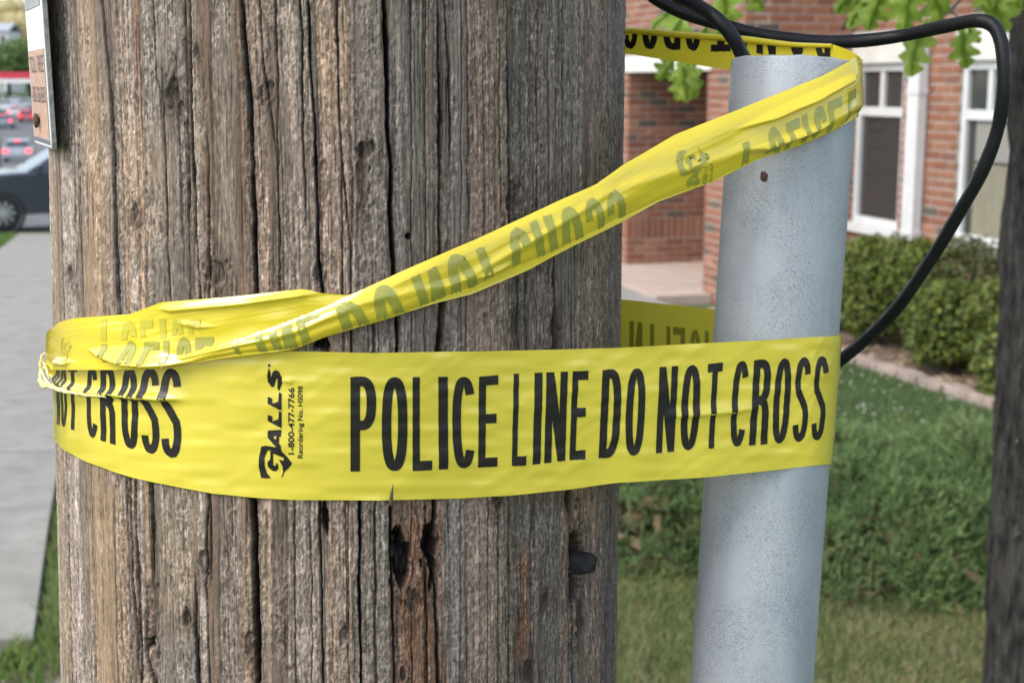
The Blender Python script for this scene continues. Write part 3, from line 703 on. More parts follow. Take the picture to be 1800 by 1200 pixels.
front = (ii >= i0) & (ii <= i1); nsA = ns[0]+ns[1]
# the pleat on the left and the crease on the right
yc = np.interp(sx, [86, 104, 120, 145, 195, 240, 300, 330], [648, 672, 680, 688, 693, 694, 699, 702])
amp = np.interp(sx, [84, 100, 190, 240, 300, 335], [.0035, .0028, .0024, .0030, .0014, 0])
dsp += front*amp*np.exp(-((sy-yc)/np.interp(sx, [90, 190, 250, 320], [6, 6, 13, 10]))**2)*np.where(sy < yc, 1, np.exp(-((sy-yc)/9)**2))
yc2 = np.interp(sx, [1175, 1260, 1345], [730, 722, 711])
dsp += front*.0009*np.exp(-((sy-yc2)/10)**2)*sstep(1160, 1200, sx)*sstep(1360, 1320, sx)
dsp += front*(vnoise(sx/60., sy/14., 74)-.5)*.0006
dsp += front*lens(sx, sy, [(200, 694, 0), (240, 693, 6), (285, 695, 6), (322, 700, 0)], .75, .00029)
dsp += front*lens(sx, sy, [(1172, 731, 0), (1215, 727, 4), (1290, 720, 4), (1350, 711, 0)], .32, .00031)
dsp += front*lens(sx, sy, [(496, 668, 0), (503, 666, 6), (520, 665, 0)], .6, .00029)
dsp += front*.00030*(1-np.abs(2*vnoise(ii/4.+jj*.12, jj/60., 75)-1))**5*sstep(300, 500, sx)
onp = sstep(1225, 1245, sx)*front
dsp = np.maximum(dsp, -.0005)
dsp = np.where((onp > 0) | (ii > nsA+4), np.maximum(dsp+.0002, 0), dsp)
P = P+nrm*dsp[..., None]
lower = Band(P, P0); lower.Nn *= sgn; i0 = i0+int(np.argmin(lower.sx[i0:ns[0], 40]))+1
o = finish(P, 'lower_wrap', M_tape)
ptop = fn([(90, 640), (300, 647), (616, 662), (724, 662), (839, 662), (898, 657), (1000, 652), (1052, 650), (1151, 645), (1237, 640), (1282, 635), (1453, 625)])
pbot = fn([(90, 742), (135, 757), (172, 772), (203, 781), (244, 792), (282, 800), (319, 807), (616, 828), (724, 827), (839, 821), (928, 817), (1000, 808), (1052, 805), (1151, 796), (1237, 788), (1282, 785), (1453, 772)])
txt = [('P',616,661),('O',671,716),('L',725,759),('I',770,788),('C',795,836),('E',841,875,2),('L',901,926,4),('I',937,952,4),('N',958,995,4),('E',1003,1031,5),('D',1055,1090,6),('O',1099,1132,6),('N',1155,1188,7),('O',1197,1229,7),('T',1240,1266,8),('C',1285,1313,9),('R',1320,1352,9),('O',1359,1388,9),('S',1395,1421,9),('S',1428,1451,9)]
print_on(lower, i0, i1, 'lettering', place_letters(txt, ptop, pbot), M_ink, .00022, tape)
txt2 = [('N',99,105),('O',107,118),('T',121,136),('C',153,172),('R',177,203),('O',214,244),('S',249,281),('S',284,319)]
print_on(lower, i0, i1, 'lettering', place_letters(txt2, ptop, pbot), M_ink, .00022, tape)
# maker's mark beside the lettering, traced in pixels of an enlargement
ZX = lambda p: np.stack([440+np.array(p)[:, 0]/5.46, 630+np.array(p)[:, 1]/5.46], 1)
def S_(path, wd): return stroke(np.array(path, float), wd)
LOGO = [
 ('poly', np.array([(105,1140),(84,1040),(84,950),(108,842),(150,832),(262,848),(235,868),(165,880),(140,950),(140,1030),(160,1095),(200,1142),(150,1147)])),
 ('poly', np.array([(195,880),(232,860),(262,848),(300,862),(302,885),(355,935),(405,1000),(368,1048),(328,1085),(318,1120),(300,1140),(316,1085),(312,1030),(275,962),(320,976),(325,950),(222,905),(222,1022),(250,1022),(250,990),(268,1010),(272,1050),(245,1080),(210,1070),(172,1035),(168,990),(195,962)])),
 ('poly', np.array([(168,690),(300,680),(296,745),(280,748),(278,810),(298,830),(298,870),(255,850),(168,755)])),
 ('poly', np.array([(168,538),(212,552),(212,602),(270,580),(276,500),(302,510),(302,665),(280,655),(168,600)])),
 ('poly', np.array([(168,365),(212,382),(212,430),(270,410),(276,322),(302,336),(302,495),(280,488),(168,430)])),
 ('poly', np.array([(275,312),(258,280),(264,200),(250,190),(228,268),(205,275),(168,225),(163,160),(180,85),(195,130),(200,185),(215,130),(240,106),(275,120),(303,180),(305,240)])),
 ('poly', np.array([(182+14*math.cos(a), 66+14*math.sin(a)) for a in np.linspace(0, 2*math.pi, 12, endpoint=False)])),
]
LOGO_CUT = [np.array([(215,748),(250,742),(252,780)])]
def traced(shapes, key, step=26):
    V2, F = glyph_tri(key, shapes, step=step, y0=-1e9, y1=1e9)
    c = V2[F].mean(1); k = ~inside([('poly', q) for q in LOGO_CUT], c[:, 0], c[:, 1]); return V2, F[k]
LV, LF = traced(LOGO+[], 'logo')
print_on(lower, i0, i1, 'logo', [(ZX(LV), LF)], M_ink, .00022, tape)
def font_tris(s, bold=.012):
    cu = bpy.data.curves.new('t', 'FONT'); cu.body = s; cu.size = 1; cu.offset = bold; cu.resolution_u = 4
    ob = bpy.data.objects.new('t', cu); COL.objects.link(ob); bpy.context.view_layer.update()
    me = ob.evaluated_get(bpy.context.evaluated_depsgraph_get()).to_mesh(); bm = bmesh.new(); bm.from_mesh(me); bmesh.ops.triangulate(bm, faces=bm.faces)
    V = np.array([v.co[:2] for v in bm.verts]); F = np.array([[v.index for v in f.verts] for f in bm.faces]); bm.free()
    bpy.data.objects.remove(ob); bpy.data.curves.remove(cu); V -= V.min(0); return V, F
def small_text(s, xb, xt, yb, yt, bold=.012):    # reads upwards: baseline at column xb, cap top at xt, from row yb up to yt
    V, F = font_tris(s, bold); V = V/V.max(0); return np.stack([xb+(xt-xb)*V[:, 1], yb+(yt-yb)*V[:, 0]], 1), F
def zx(x, y): return 440+x/5.46, 630+y/5.46
a, b = zx(425, 915); c, d = zx(365, 278); print_on(lower, i0, i1, 'lettering', [small_text('1-800-477-7766', a, c, b, d, .022)], M_ink, .00022, tape)
a, b = zx(520, 950); c, d = zx(456, 262); print_on(lower, i0, i1, 'lettering', [small_text('Reordering No. HS098', a, c, b, d, .018)], M_ink, .00022, tape)
# mirrored print seen through the far run of the lower belt
nA, nB, nC, nD = ns
bk0, bk1 = nA+nB+nC-6, nA+nB+nC+nD
ptb = fn([(1090, 562), (1260, 584)]); pbb = fn([(1090, 690), (1260, 712)])
gm = [('E',1078,1060),('N',1129,1106),('I',1150,1142),('L',1178,1160),('E',1204,1183),('C',1232,1212),('I',1246,1239)]
print_on(lower, bk0, bk1, 'lettering', place_letters([(c_, x0, x1) for c_, x0, x1 in gm], ptb, pbb), M_ghost, -.00035, tape)

# upper belt: same tape turned over, print inside ------------------
Ktop = fn([(80, 585), (88, 578), (105, 566), (130, 559), (228, 552), (284, 531), (400, 522), (529, 508), (546, 510), (564, 515), (610, 519), (640, 512), (720, 478), (837, 427), (989, 356), (1051, 329), (1100, 294), (1193, 241), (1273, 209), (1360, 174), (1447, 139), (1510, 107), (1540, 95)])
Kbot = fn([(80, 636), (88, 641), (130, 644), (210, 651), (277, 648), (319, 641), (410, 627), (515, 614), (569, 592), (693, 556), (765, 533), (785, 528), (830, 517), (880, 496), (930, 474), (968, 453), (1010, 431), (1092, 391), (1160, 353), (1260, 316), (1340, 276), (1410, 253), (1477, 223), (1510, 205), (1540, 190)])
F_ = fn([(205, 637), (290, 633), (330, 622), (438, 585), (550, 545), (620, 518), (720, 473), (837, 423), (989, 352), (1051, 325), (1100, 290), (1193, 237), (1273, 205), (1360, 170), (1447, 135), (1510, 103), (1540, 91)])
B_ = fn([(205, 650), (277, 649), (319, 642), (410, 628), (515, 616), (569, 595), (693, 559), (765, 533), (827, 511), (893, 480), (968, 447), (1060, 407), (1160, 357), (1260, 320), (1340, 280), (1410, 257), (1477, 227), (1510, 209), (1540, 194)])
bt_ = fn([(1000, 40), (1099, 49), (1267, 62), (1313, 65), (1395, 76), (1500, 80), (1540, 90)]); bb_ = fn([(1000, 78), (1097, 94), (1285, 124), (1400, 142), (1540, 165)])
P, ns2, j0, j1 = make_belt(1.49, 1.60, 1.46, 1.57, Ktop, Kbot, bt_, bb_, .0045, .0022, 60)
P0 = P.copy(); nrm = outward(P); sg2 = 1 if np.mean(nrm[ns2[0]-12, :, 1]) < 0 else -1; nrm *= sg2
ii, jj = np.meshgrid(np.arange(P.shape[0]), np.arange(60), indexing='ij'); sx, sy = proj(P)
frontm = (ii >= j0) & (ii <= nA+6)
dsp = .0010*(vnoise(ii/14., jj/18., 81)-.5)+.0006*(vnoise(ii/6., jj/14., 82)-.5)
left = sstep(700, 500, sx)*frontm
yl = np.interp(sx, [158, 200, 250, 300, 330], [616, 618, 620, 625, 630])
dsp += frontm*lens(sx, sy, [(156, 614, 0), (175, 618, 6), (220, 624, 14), (265, 628, 14), (305, 631, 9), (338, 634, 0)], .85, .00030)
dsp += frontm*lens(sx, sy, [(92, 632, 0), (100, 632, 5), (118, 634, 5), (136, 634, 0)], .9, .00033)
dsp += frontm*lens(sx, sy, [(300, 563, 0), (325, 566, 4), (350, 571, 4), (385, 573, 0)], .5, .00029)
dsp += frontm*lens(sx, sy, [(280, 540, 0), (300, 539, 7), (420, 527, 8), (520, 514, 7), (575, 513, 0)], .5, .00029)
dsp += frontm*.00014*(1-np.abs(2*vnoise(ii/16.+jj*.22, jj/16., 83)-1))**6
bm_ = (ii > nA+nB)
dsp = np.where(bm_, dsp*.5, dsp)
dsp = np.maximum(dsp, -.0012)
dsp = np.where((ii > nA+nB-4) & (ii < nA+nB+nC+4), np.maximum(dsp, 0), dsp)
P = P+nrm*dsp[..., None]
upper = Band(P, P0); upper.Nn *= sg2; j0 = j0+int(np.argmin(upper.sx[j0:nA, 30]))+1
finish(P, 'upper_wrap', M_tape2)
# black print on the inside of the far run, upside down, tucked under a folded rim
k0, k1 = nA+nB+nC-6, nA+nB+nC+nD
ltop = fn([(1090, 86), (1158, 87.5), (1197, 87.5), (1233, 91), (1285, 91), (1400, 100), (1510, 112)]); lbase = lambda x: ltop(x)-118
inv = [('S',1121,1096),('O',1158,1128),('R',1197,1166),('C',1233,1204),('T',1285,1250),('O',1316,1291),('N',1364,1330),('O',1415,1388),('D',1460,1432),('E',1505,1482)]
print_on(upper, k0, k1, 'lettering', place_letters(inv, ltop, lbase, y0=LH*.70), M_ink, -.00035, tape)
nb = k1-k0-2; prof = np.array([(0, .0), (.15, .0016), (.5, .0026), (.85, .0022), (1, .0006)])
PF = np.zeros((nb, len(prof), 3))
rimw = fn([(1099, 11), (1180, 12), (1283, 12), (1320, 13), (1400, 9), (1500, 7)])
for q in range(nb):
    i = k0+q; xq = upper.sx[i, 0]; yq = upper.sy[i, 0]; frac = rimw(xq)/max(upper.sy[i, -1]-yq, 5)
    for r_, (t, of) in enumerate(prof):
        PF[q, r_] = upper.ev(np.array([float(i)]), np.array([t*frac*59]), -of-.0003)[0]+np.array((0, 0, .0004))
finish(PF, 'folded_rim', M_tape2)

# folded-over front flap running diagonally ------------------------
XY, ns3 = belt(1.52, 1.56, .0075, .0042, 420, 90, 60, 44)
nA3, nB3, nC3, nD3 = ns3
s0 = int(nA3*.40); s1 = nA3+nB3+int(nC3*.60)
XYs = XY[s0:s1]
zt = fit_z(XYs, F_); zb = fit_z(XYs, B_)
xs_, _ = proj(np.stack([XYs[:, 0], XYs[:, 1], (zt+zb)/2], 1))
keep = np.where((xs_ > 205) | (np.arange(len(xs_)) > len(xs_)*.5))[0]; XYs = XYs[keep[0]:]; zt = zt[keep[0]:]; zb = zb[keep[0]:]
nv = 44; v = np.linspace(0, 1, nv); n = len(XYs)
P = np.zeros((n, nv, 3)); P[:, :, :2] = XYs[:, None]; P[:, :, 2] = zt[:, None]*(1-v)+zb[:, None]*v
P0 = P.copy(); nrm = outward(P); sg3 = 1 if np.mean(nrm[n//2, :, 1]) < 0 else -1; nrm *= sg3
ii, jj = np.meshgrid(np.arange(n), np.arange(nv), indexing='ij'); sx, sy = proj(P); fl = sstep(205, 420, sx)
edge = 1-np.abs(2*v-1)**3
dsp = (-.0030*(1-edge))[None]*fl+.0014*(vnoise(ii/17., jj/13., 91)-.5)*fl+.0008*(vnoise(ii/7., jj/8., 92)-.5)*fl
ridge = np.interp(sx, [300, 480, 640, 800, 930, 1060, 1200, 1340, 1480], [.25, .5, .35, .75, .55, .3, .62, .72, .8])
dsp += fl*.0016*np.exp(-((v[None]-ridge)/.10)**2)*(.3+vnoise(ii/30., 0*jj, 93))
dsp += lens(sx, sy, [(1310, 262, 0), (1345, 256, 8), (1390, 238, 9), (1440, 222, 6), (1462, 214, 0)], .8, .00034)
dsp += lens(sx, sy, [(1290, 228, 0), (1360, 200, 9), (1440, 165, 10), (1500, 135, 6), (1508, 130, 0)], .6, .00034)
dsp += lens(sx, sy, [(820, 492, 0), (850, 482, 6), (890, 466, 5), (905, 460, 0)], .6, .00029)
dsp +=   .00014*fl*(1-np.abs(2*vnoise(ii/18.+jj*.3, jj/14., 94)-1))**6
P = P+nrm*dsp[..., None]
flap = Band(P, P0); flap.Nn *= sg3
finish(P, 'folded_flap', M_tape2)
def diag_letters(rows, y0=-9, height=165):
    out = []
    for ch, x0, x1, yt, lean in rows:           # yt: row of the letter's foot line at mid x (print is upside down)
        V2, F = glyph_tri((ch, -9, 99), glyph(ch)); t = V2[:, 1]/LH; sl = (F_(x1+8)-F_(x0-8))/(x1-x0+16)
        X = x0+(x1-x0)*V2[:, 0]; Yp = yt+(X-(x0+x1)/2)*sl+t*height; X = X+lean*t*height
        Bx = B_(X)-1.5; Fx = F_(X)+1.2
        c = Yp[F].mean(1); cx = X[F].mean(1)
        k = (Yp[F].max(1) < B_(cx)-.8) & (Yp[F].min(1) > F_(cx)+.8)
        out.append((np.stack([X, Yp], 1), F[k]))
    return [q for q in out if len(q[1])]
DL = [('L',402,424,578,.30),('I',440,455,572,.30),('N',466,506,560,.30),('E',516,556,548,.30),
 ('D',588,634,531,.36),('O',645,693,504,.36),('N',722,768,478,.36),('O',776,822,448,.34),('T',824,864,436,.34),('C',886,925,402,.30),('R',930,967,384,.28),('O',976,1014,364,.26),('S',1021,1053,350,.25),('S',1060,1091,337,.24),
 ('P',1303,1334,246,.10),('O',1343,1371,224,.08),('L',1380,1404,212,.06),('I',1408,1418,202,.05),('C',1427,1452,186,.03),('E',1455,1479,175,.0),('L',1491,1504,159,-.03)]
for q0, q1 in ((0, 4), (4, 6), (6, 9), (9, 14), (14, 20), (20, 21)):
    dl = diag_letters(DL[q0:q1])
    if dl: print_on(flap, 0, n, 'lettering', dl, M_ghost, .0003, tape)
# maker's mark seen through the film, upside down
def diag_logo():
    X = (LV[:, 0]-84)/(405-84); Y = (1147-LV[:, 1])/(1147-60)   # 0 at the foot of the mark
    px = 1187+58*X+Y*16; py = 268-14*X+Y*150
    cx = px[LF].mean(1); k = (py[LF].max(1) < B_(cx)-1) & (py[LF].min(1) > F_(cx)+1)
    return np.stack([px, py], 1), LF[k]
V_, Fq = font_tris('1-800-477-7766', .02); V_ = V_/V_.max(0)
def diag_small(s, x0, wd, y0, ln):
    V_, Fq = font_tris(s, .02); V_ = V_/V_.max(0)
    px = x0+wd*(1-V_[:, 1])+V_[:, 0]*ln*.12; py = y0+ln*V_[:, 0]-wd*.3*(1-V_[:, 1])
    cx = px[Fq].mean(1); k = (py[Fq].max(1) < B_(cx)-1); return np.stack([px, py], 1), Fq[k]
print_on(flap, 0, n, 'logo', [diag_logo()], M_ghost, .0003, tape)
print_on(flap, 0, n, 'lettering', [diag_small('1-800-477-7766', 1234, 9, 294, 118)], M_ghost, .0003, tape)
print_on(flap, 0, n, 'lettering', [diag_small('Reordering No. HS098', 1246, 8, 288, 118)], M_ghost, .0003, tape)
# print seen through the opened left part of the upper run, two layers
kb = fn([(170, 606), (240, 601), (290, 599), (375, 590)])
UL = [('P',179,206,604),('O',218,243,598),('L',254,280,600),('I',287,298,598),('C',308,337,592),('E',343,375,592)]
def up_letters(rows, hgt, ylo):
    out = []
    for ch, x0, x1, yt in rows:
        V2, F = glyph_tri((ch, -9, 99), glyph(ch)); t = V2[:, 1]/LH; X = x0+(x1-x0)*V2[:, 0]+t*6; Yp = yt-(X-(x0+x1)/2)*.05+t*hgt
        cx = X[F].mean(1); lim = np.minimum(Kbot(cx)-1.5, np.where(cx > 300, F_(cx)-.5, 1e9)) if ylo is None else ylo(cx)
        k = (Yp[F].max(1) < lim) & (Yp[F].min(1) > Ktop(cx)+2); out.append((np.stack([X, Yp], 1), F[k]))
    return [q for q in out if len(q[1])]
print_on(upper, j0, nA+nB, 'lettering', up_letters(UL, 150, None), M_ghost, .0004, tape)
UL2 = [('P',177,205,560),('O',211,241,562),('L',246,268,561),('I',279,291,559),('C',299,322,558),('E',330,352,560)]
print_on(upper, j0, nA+nB, 'lettering', up_letters(UL2, 150, lambda x: np.interp(x, [170, 240, 290, 375], [602, 595, 594, 586])), M_ghost2, .0003, tape)
def left_logo():
    X = (LV[:, 0]-84)/(405-84); Y = (1147-LV[:, 1])/(1147-60); px = 107+20*X+Y*3; py = 592+Y*110
    cx = px[LF].mean(1); k = (py[LF].max(1) < Kbot(cx)-2); return np.stack([px, py], 1), LF[k]
print_on(upper, j0, nA+nB, 'logo', [left_logo()], M_ghost2, .0004, tape)
# gathered edge twisted into cords at the left
def cord(name, pts, r_, twist=0):
    path = []
    for k, (x, y, of) in enumerate(pts):
        ph, zz = pole_uv(max(x, 90), y); p = pole_pt(ph, zz, of); 
        if x < 92: p = p+np.array((-(92-x)*.85/FPX, 0, 0))
        path.append(p)
    path = smooth_path(path, 6); m_ = len(path)
    rr = [r_*(.35+.65*math.sin(math.pi*min(1, (i+1)/m_*1.0))**.6)*(.75+.5*random.random()) for i in range(m_)]
    path = [p+np.array((rng.normal(0, .00022), rng.normal(0, .00022), rng.normal(0, .00022))) for p in path]
    mb = MB().tube([p-TO for p in path], rr, 7); return mb.build(name, M_cord, tape, smooth=True)
M_cord = mat('stretched_film', (.86, .80, .30), .12, spec=.8)
cord('twisted_edge', [(90,618,.004),(87,628,.005),(88,640,.006),(94,652,.0065),(104,668,.0065),(120,679,.0062),(145,687,.006),(170,692,.0052),(196,695,.004)], .0009)
cord('twisted_edge', [(91,643,.005),(89,655,.0065),(97,668,.0072),(108,676,.0072),(130,684,.0066),(160,691,.005)], .0009)
cord('twisted_edge', [(89,652,.0055),(91,664,.007),(98,674,.0075),(106,678,.007)], .0014)
cord('twisted_edge', [(92,634,.005),(99,640,.0065),(105,652,.0068),(107,664,.0065)], .0006)

# ================================================================== METAL SIGN on the pole's left flank
M_swhite = noisy('sign_white_paint', [(.3, (.66, .69, .70)), (.7, (.78, .80, .80))], 60, .45, 5, .1, .0005)
M_sedge = noisy('sign_edge', [(.3, (.20, .20, .19)), (.7, (.36, .36, .34))], 220, .7)
M_stan = noisy('sign_faded_panel', [(.3, (.44, .27, .19)), (.7, (.53, .34, .25))], 45, .5)
M_sbar = noisy('sign_dark_print', [(.3, (.10, .10, .11)), (.7, (.18, .18, .19))], 150, .5)
M_sgrey = noisy('sign_worn_print', [(.3, (.20, .22, .23)), (.7, (.40, .42, .43))], 90, .5)
M_slet = mat('sign_lettering', (.16, .12, .11), .5)
M_nail = noisy('rusty_nail', [(.3, (.05, .035, .025)), (.7, (.12, .09, .065))], 500, .7, bstr=.3, bdist=.0004)
nb_ = at(93, 262, .757); ft_ = at(62, 253, .838); up_ = np.array((-.012, .0, 1.0)); up_ /= np.linalg.norm(up_)
sw = np.array((nb_[0]-ft_[0], nb_[1]-ft_[1], 0.)); SWID = np.linalg.norm(sw); sw /= SWID
sn = np.cross(sw, up_); sn /= np.linalg.norm(sn)
if sn[0] > 0: sn = -sn
so_ = np.array((ft_[0], ft_[1], (nb_[2]+ft_[2])/2))
def SP(a, b, c=0): return so_+sw*a+up_*b+sn*c     # a along the plate (0 far, SWID near), b up, c outwards
sign = tag(empty('metal_sign', tuple(SP(SWID/2, 0))), 'white sign with a faded tan panel nailed to the left side of the pole', 'sign')
SL = np.array(sign.location); HS = .235
def plate(name, a0, a1, b0, b1, c0, c1, m, cut=0, parent=sign):
    pl = [(a0+cut, b0), (a1-cut*.4, b0), (a1, b0+cut), (a1, b1-cut), (a1-cut, b1), (a0+cut, b1), (a0, b1-cut), (a0, b0+cut)] if cut else [(a0, b0), (a1, b0), (a1, b1), (a0, b1)]
    return MB().prism([SP(a, b, c0)-SL for a, b in pl], sn*(c1-c0)).build(name, m, parent)
plate('plate', .0, SWID, 0, HS, -.0021, 0, M_sedge, .004)
plate('face', .0007, SWID-.0012, .0008, HS-.001, .0001, .0004, M_swhite, .004)
sb = lambda py: (z_for(so_[0]+sw[0]*SWID*.5, so_[1]+sw[1]*SWID*.5, py)-so_[2])/up_[2]
b_bar0, b_bar1, b_pan1, b_w1 = sb(250.5), sb(243.5), sb(88), sb(14)
plate('panel', .006, SWID-.006, b_bar1+.0004, b_pan1, .0006, .0008, M_stan)
plate('bar', .006, SWID-.006, b_bar0, b_bar1, .0006, .0008, M_sbar)
plate('top_print', .006, SWID-.010, b_w1, HS-.006, .0006, .0008, M_sgrey)
def sign_text(s, b0, b1, a0, a1):
    V_, Fq = font_tris(s, .0); V_ = V_/V_.max(0)
    return np.array([SP(a0+(a1-a0)*x, b0+(b1-b0)*y, .0011)-SL for x, y in V_]), Fq
for s, y0, y1 in (('TOLL FREE', 128, 98), ('1-800-286-8600', 180, 152)):
    V_, Fq = sign_text(s, sb(y0), sb(y1), .009, SWID-.009); tri_soup('lettering', V_, Fq, M_slet, sign)
p = SP(SWID*.45, sb(212), 0)-SL
mb = MB(); mb.tube([p+sn*.0005, p+sn*.002], .0017, 10); mb.tube([p+sn*.0015, p+sn*.0025, p+sn*.0035, p+sn*.004], [.0035, .0042, .004, .0026], 9)
mb.build('nail', M_nail, sign)
# ================================================================== BRICK BUILDING
M_mortar = noisy('mortar', [(.3, (.36, .31, .27)), (.7, (.48, .42, .37))], 30, .95, 5, .4, .002)
M_brick = mat('red_brick', (.3, .12, .08), .85, spec=.25)
oi = N(M_brick, 'ShaderNodeObjectInfo'); ge = N(M_brick, 'ShaderNodeNewGeometry')
rv = math_(M_brick, 'FRACT', math_(M_brick, 'ADD', oi.outputs['Random'], ge.outputs['Random Per Island']))
bc = ramp(M_brick, rv, [(0, (.20, .086, .053)), (.3, (.28, .125, .078)), (.55, (.24, .103, .065)), (.75, (.33, .165, .102)), (.88, (.20, .095, .07)), (.91, (.12, .10, .08)), (1, (.10, .085, .07))])
L(M_brick, mixc(M_brick, .5, bc, mixc(M_brick, 1, bc, ramp(M_brick, noise(M_brick, 35, 5, .65), [(.3, (.72, .72, .72)), (.7, (1.3, 1.28, 1.25))]), 'MULTIPLY')), bsdf(M_brick).inputs['Base Color'])
bump(M_brick, noise(M_brick, 140, 4), .4, .003)
M_stone = noisy('white_stone', [(.3, (.60, .58, .53)), (.7, (.70, .68, .63))], 6, .7, 4, .15, .002)
M_wpaint = noisy('white_paint', [(.3, (.58, .59, .59)), (.7, (.67, .67, .66))], 8, .45, 4, .08, .001)
M_glass = mat('window_glass', (.045, .045, .042), .06, spec=.8)
M_blind = noisy('blind_cloth', [(.3, (.20, .185, .13)), (.7, (.25, .23, .165))], 12, .8, 3, .1, .001)
M_curtain = noisy('dark_curtain', [(.3, (.07, .065, .06)), (.7, (.11, .10, .09))], 12, .85, 3, .2, .002)
M_roof = noisy('roof_slab', [(.3, (.2, .2, .2)), (.7, (.28, .28, .28))], 3, .9)

bld = tag(empty('brick_building', (3.2, 12.0, -.1)), 'red brick building with white lintels, tall white windows and a recessed entrance', 'building')
BO = np.array(bld.location)
CN, CP = 5.974, 4.99                            # offsets of the window wall and of the projecting entrance block
def on(c, Y): return np.array((c+SDX*Y, Y))
Yc = 11.34; C1 = on(CP, Yc); t_ = (CN-CP)/(1-SDX*SDX*-1) if False else None
# inside corner: from C1 along SN to the window wall
s_ = (CN-(C1[0]-SDX*C1[1]))/(SN[0]-SDX*SN[1]); C2 = C1+SN*s_
BL, BH, BD, JT = .194, .057, .09, .0097
CH = .0677
bricks = []                                     # (centre, along, normal, length, height, soldier?)
walls_mb = MB()
def wall(A, d, length, nrm, z0, z1, openings=(), soldier=None, thick=.22, cin=0):
    """brick wall from point A along d (unit, 2D), outward normal nrm; openings (s0, s1, z0, z1)"""
    d = np.array(d); nrm = np.array(nrm)
    # core behind the brick faces, split round the openings
    ss = sorted({cin, length-cin}|{min(max(o[k], cin), length-cin) for o in openings for k in (0, 1)})
    for a, b in zip(ss[:-1], ss[1:]):
        zz = sorted({z0, z1}|{min(max(o[k], z0), z1) for o in openings if o[0] < (a+b)/2 < o[1] for k in (2, 3)})
        for p, q in zip(zz[:-1], zz[1:]):
            if any(o[0] < (a+b)/2 < o[1] and o[2] < (p+q)/2 < o[3] for o in openings) or b-a < .01: continue
            c = A+d*(a+b)/2-nrm*(.007+thick/2)
            M = Matrix(((d[0], nrm[0], 0), (d[1], nrm[1], 0), (0, 0, 1)))
            walls_mb.box((c[0]-BO[0], c[1]-BO[1], (p+q)/2-BO[2]), (b-a, thick, q-p), M)
    k = 0; z = z0
    while z < z1-.02:
        sol = soldier is not None and abs(z-soldier) < CH/2
        pitch = .0677 if sol else .2037; hgt = CH*3-JT if sol else BH
        s = 0 if sol else -(k % 2)*pitch/2
        while s < length:
            a, b = max(s, 0), min(s+pitch-JT, length)
            cuts = [(a, b)]
            for o in openings:
                if o[2] < z+hgt*.5 < o[3]:
                    nc = []
                    for p, q in cuts:
                        if q <= o[0] or p >= o[1]: nc.append((p, q)); continue
                        if p < o[0]: nc.append((p, o[0]))
                        if q > o[1]: nc.append((o[1], q))
                    cuts = nc
            for p, q in cuts:
                if q-p > .025:
                    c2 = A+d*(p+q)/2-nrm*(.045+random.uniform(0, .003)); bricks.append((np.array((c2[0], c2[1], z+hgt/2+random.uniform(-.0012, .0012))), d, nrm, q-p, hgt))
            s += pitch
        z += CH*3 if sol else CH; k += 1
ZB, ZT = -.35, 3.7
# window wall: measured along the street towards the camera from the inside corner
dW = -SU; 
def sW(px): 
    Y = CN/((px-CXP)/FPX/ (CT) *1.0 - SDX) if False else None
def wall_s(px, py, c):                          # where the ray meets the vertical plane x - SDX*y = c
    d = ray(px, py); t = c/(d[0]-SDX*d[1]); return d[0]*t, d[1]*t, EYE+d[2]*t
def sY(c, A, px, py):
    x, y, z = wall_s(px, py, c); return float(np.dot(np.array((x, y))-A, dW)), z
w1a, _ = sY(CN, C2, 1498, 250); w1b, _ = sY(CN, C2, 1583, 250); _, w1t = sY(CN, C2, 1530, 112); _, w1z = sY(CN, C2, 1540, 398)
w2a, _ = sY(CN, C2, 1681, 250); w2b, _ = sY(CN, C2, 1777, 250); _, w2t = sY(CN, C2, 1700, 109); _, w2z = sY(CN, C2, 1700, 427)
wt = (w1t+w2t)/2; wz = (w1z+w2z)/2
_, l_top = sY(CN, C2, 1540, 56)
w3a, w3b = w2b+.75, w2b+.75+(w2b-w2a)
wins = [(w1a, w1b), (w2a, w2b), (w3a, w3b)]
wall(C2, dW, 5.4, -SN, ZB, ZT, [(a, b, wz-.07, wt) for a, b in wins]+[(a-.06, b+.06, wt, l_top) for a, b in wins])
# wall of the block facing the camera
nF = -SU
wall(C1-SU*.003, SN, s_, nF, ZB, ZT, cin=.02)
# street face of the block, with the entrance opening
def sP(px, py):
    x, y, z = wall_s(px, py, CP); return float(np.dot(np.array((x, y))-C1, SU)), z
oa, _ = sP(1240, 300); ob, _ = sP(1102, 300); _, zbeam0 = sP(1120, 128); _, zbeam1 = sP(1120, 97); _, zfloor = sP(1102, 466)
wall(C1, SU, 7.0, -SN, ZB, ZT, [(oa, ob, -1, zbeam0), (oa-.12, ob+.12, zbeam0, zbeam1)])
# far reveal of the entrance, back wall of the recess
A4 = C1+SU*ob; zsol = wall_s(1150, 440, CP)[2]
ksol = round((zsol-ZB)/CH); wall(A4-SU*.012+SN*.004, SN, 2.2, nF, ZB, zbeam0, soldier=ZB+ksol*CH, cin=.02)
wall(C1+SU*(oa+.012)+SN*.004, SN, 2.2, SU, ZB, zbeam0, cin=.02)
wall(C1+SU*oa+SN*2.2, SU, ob-oa, -SN, ZB, zbeam0)
core = walls_mb.build('wall', M_mortar, bld)
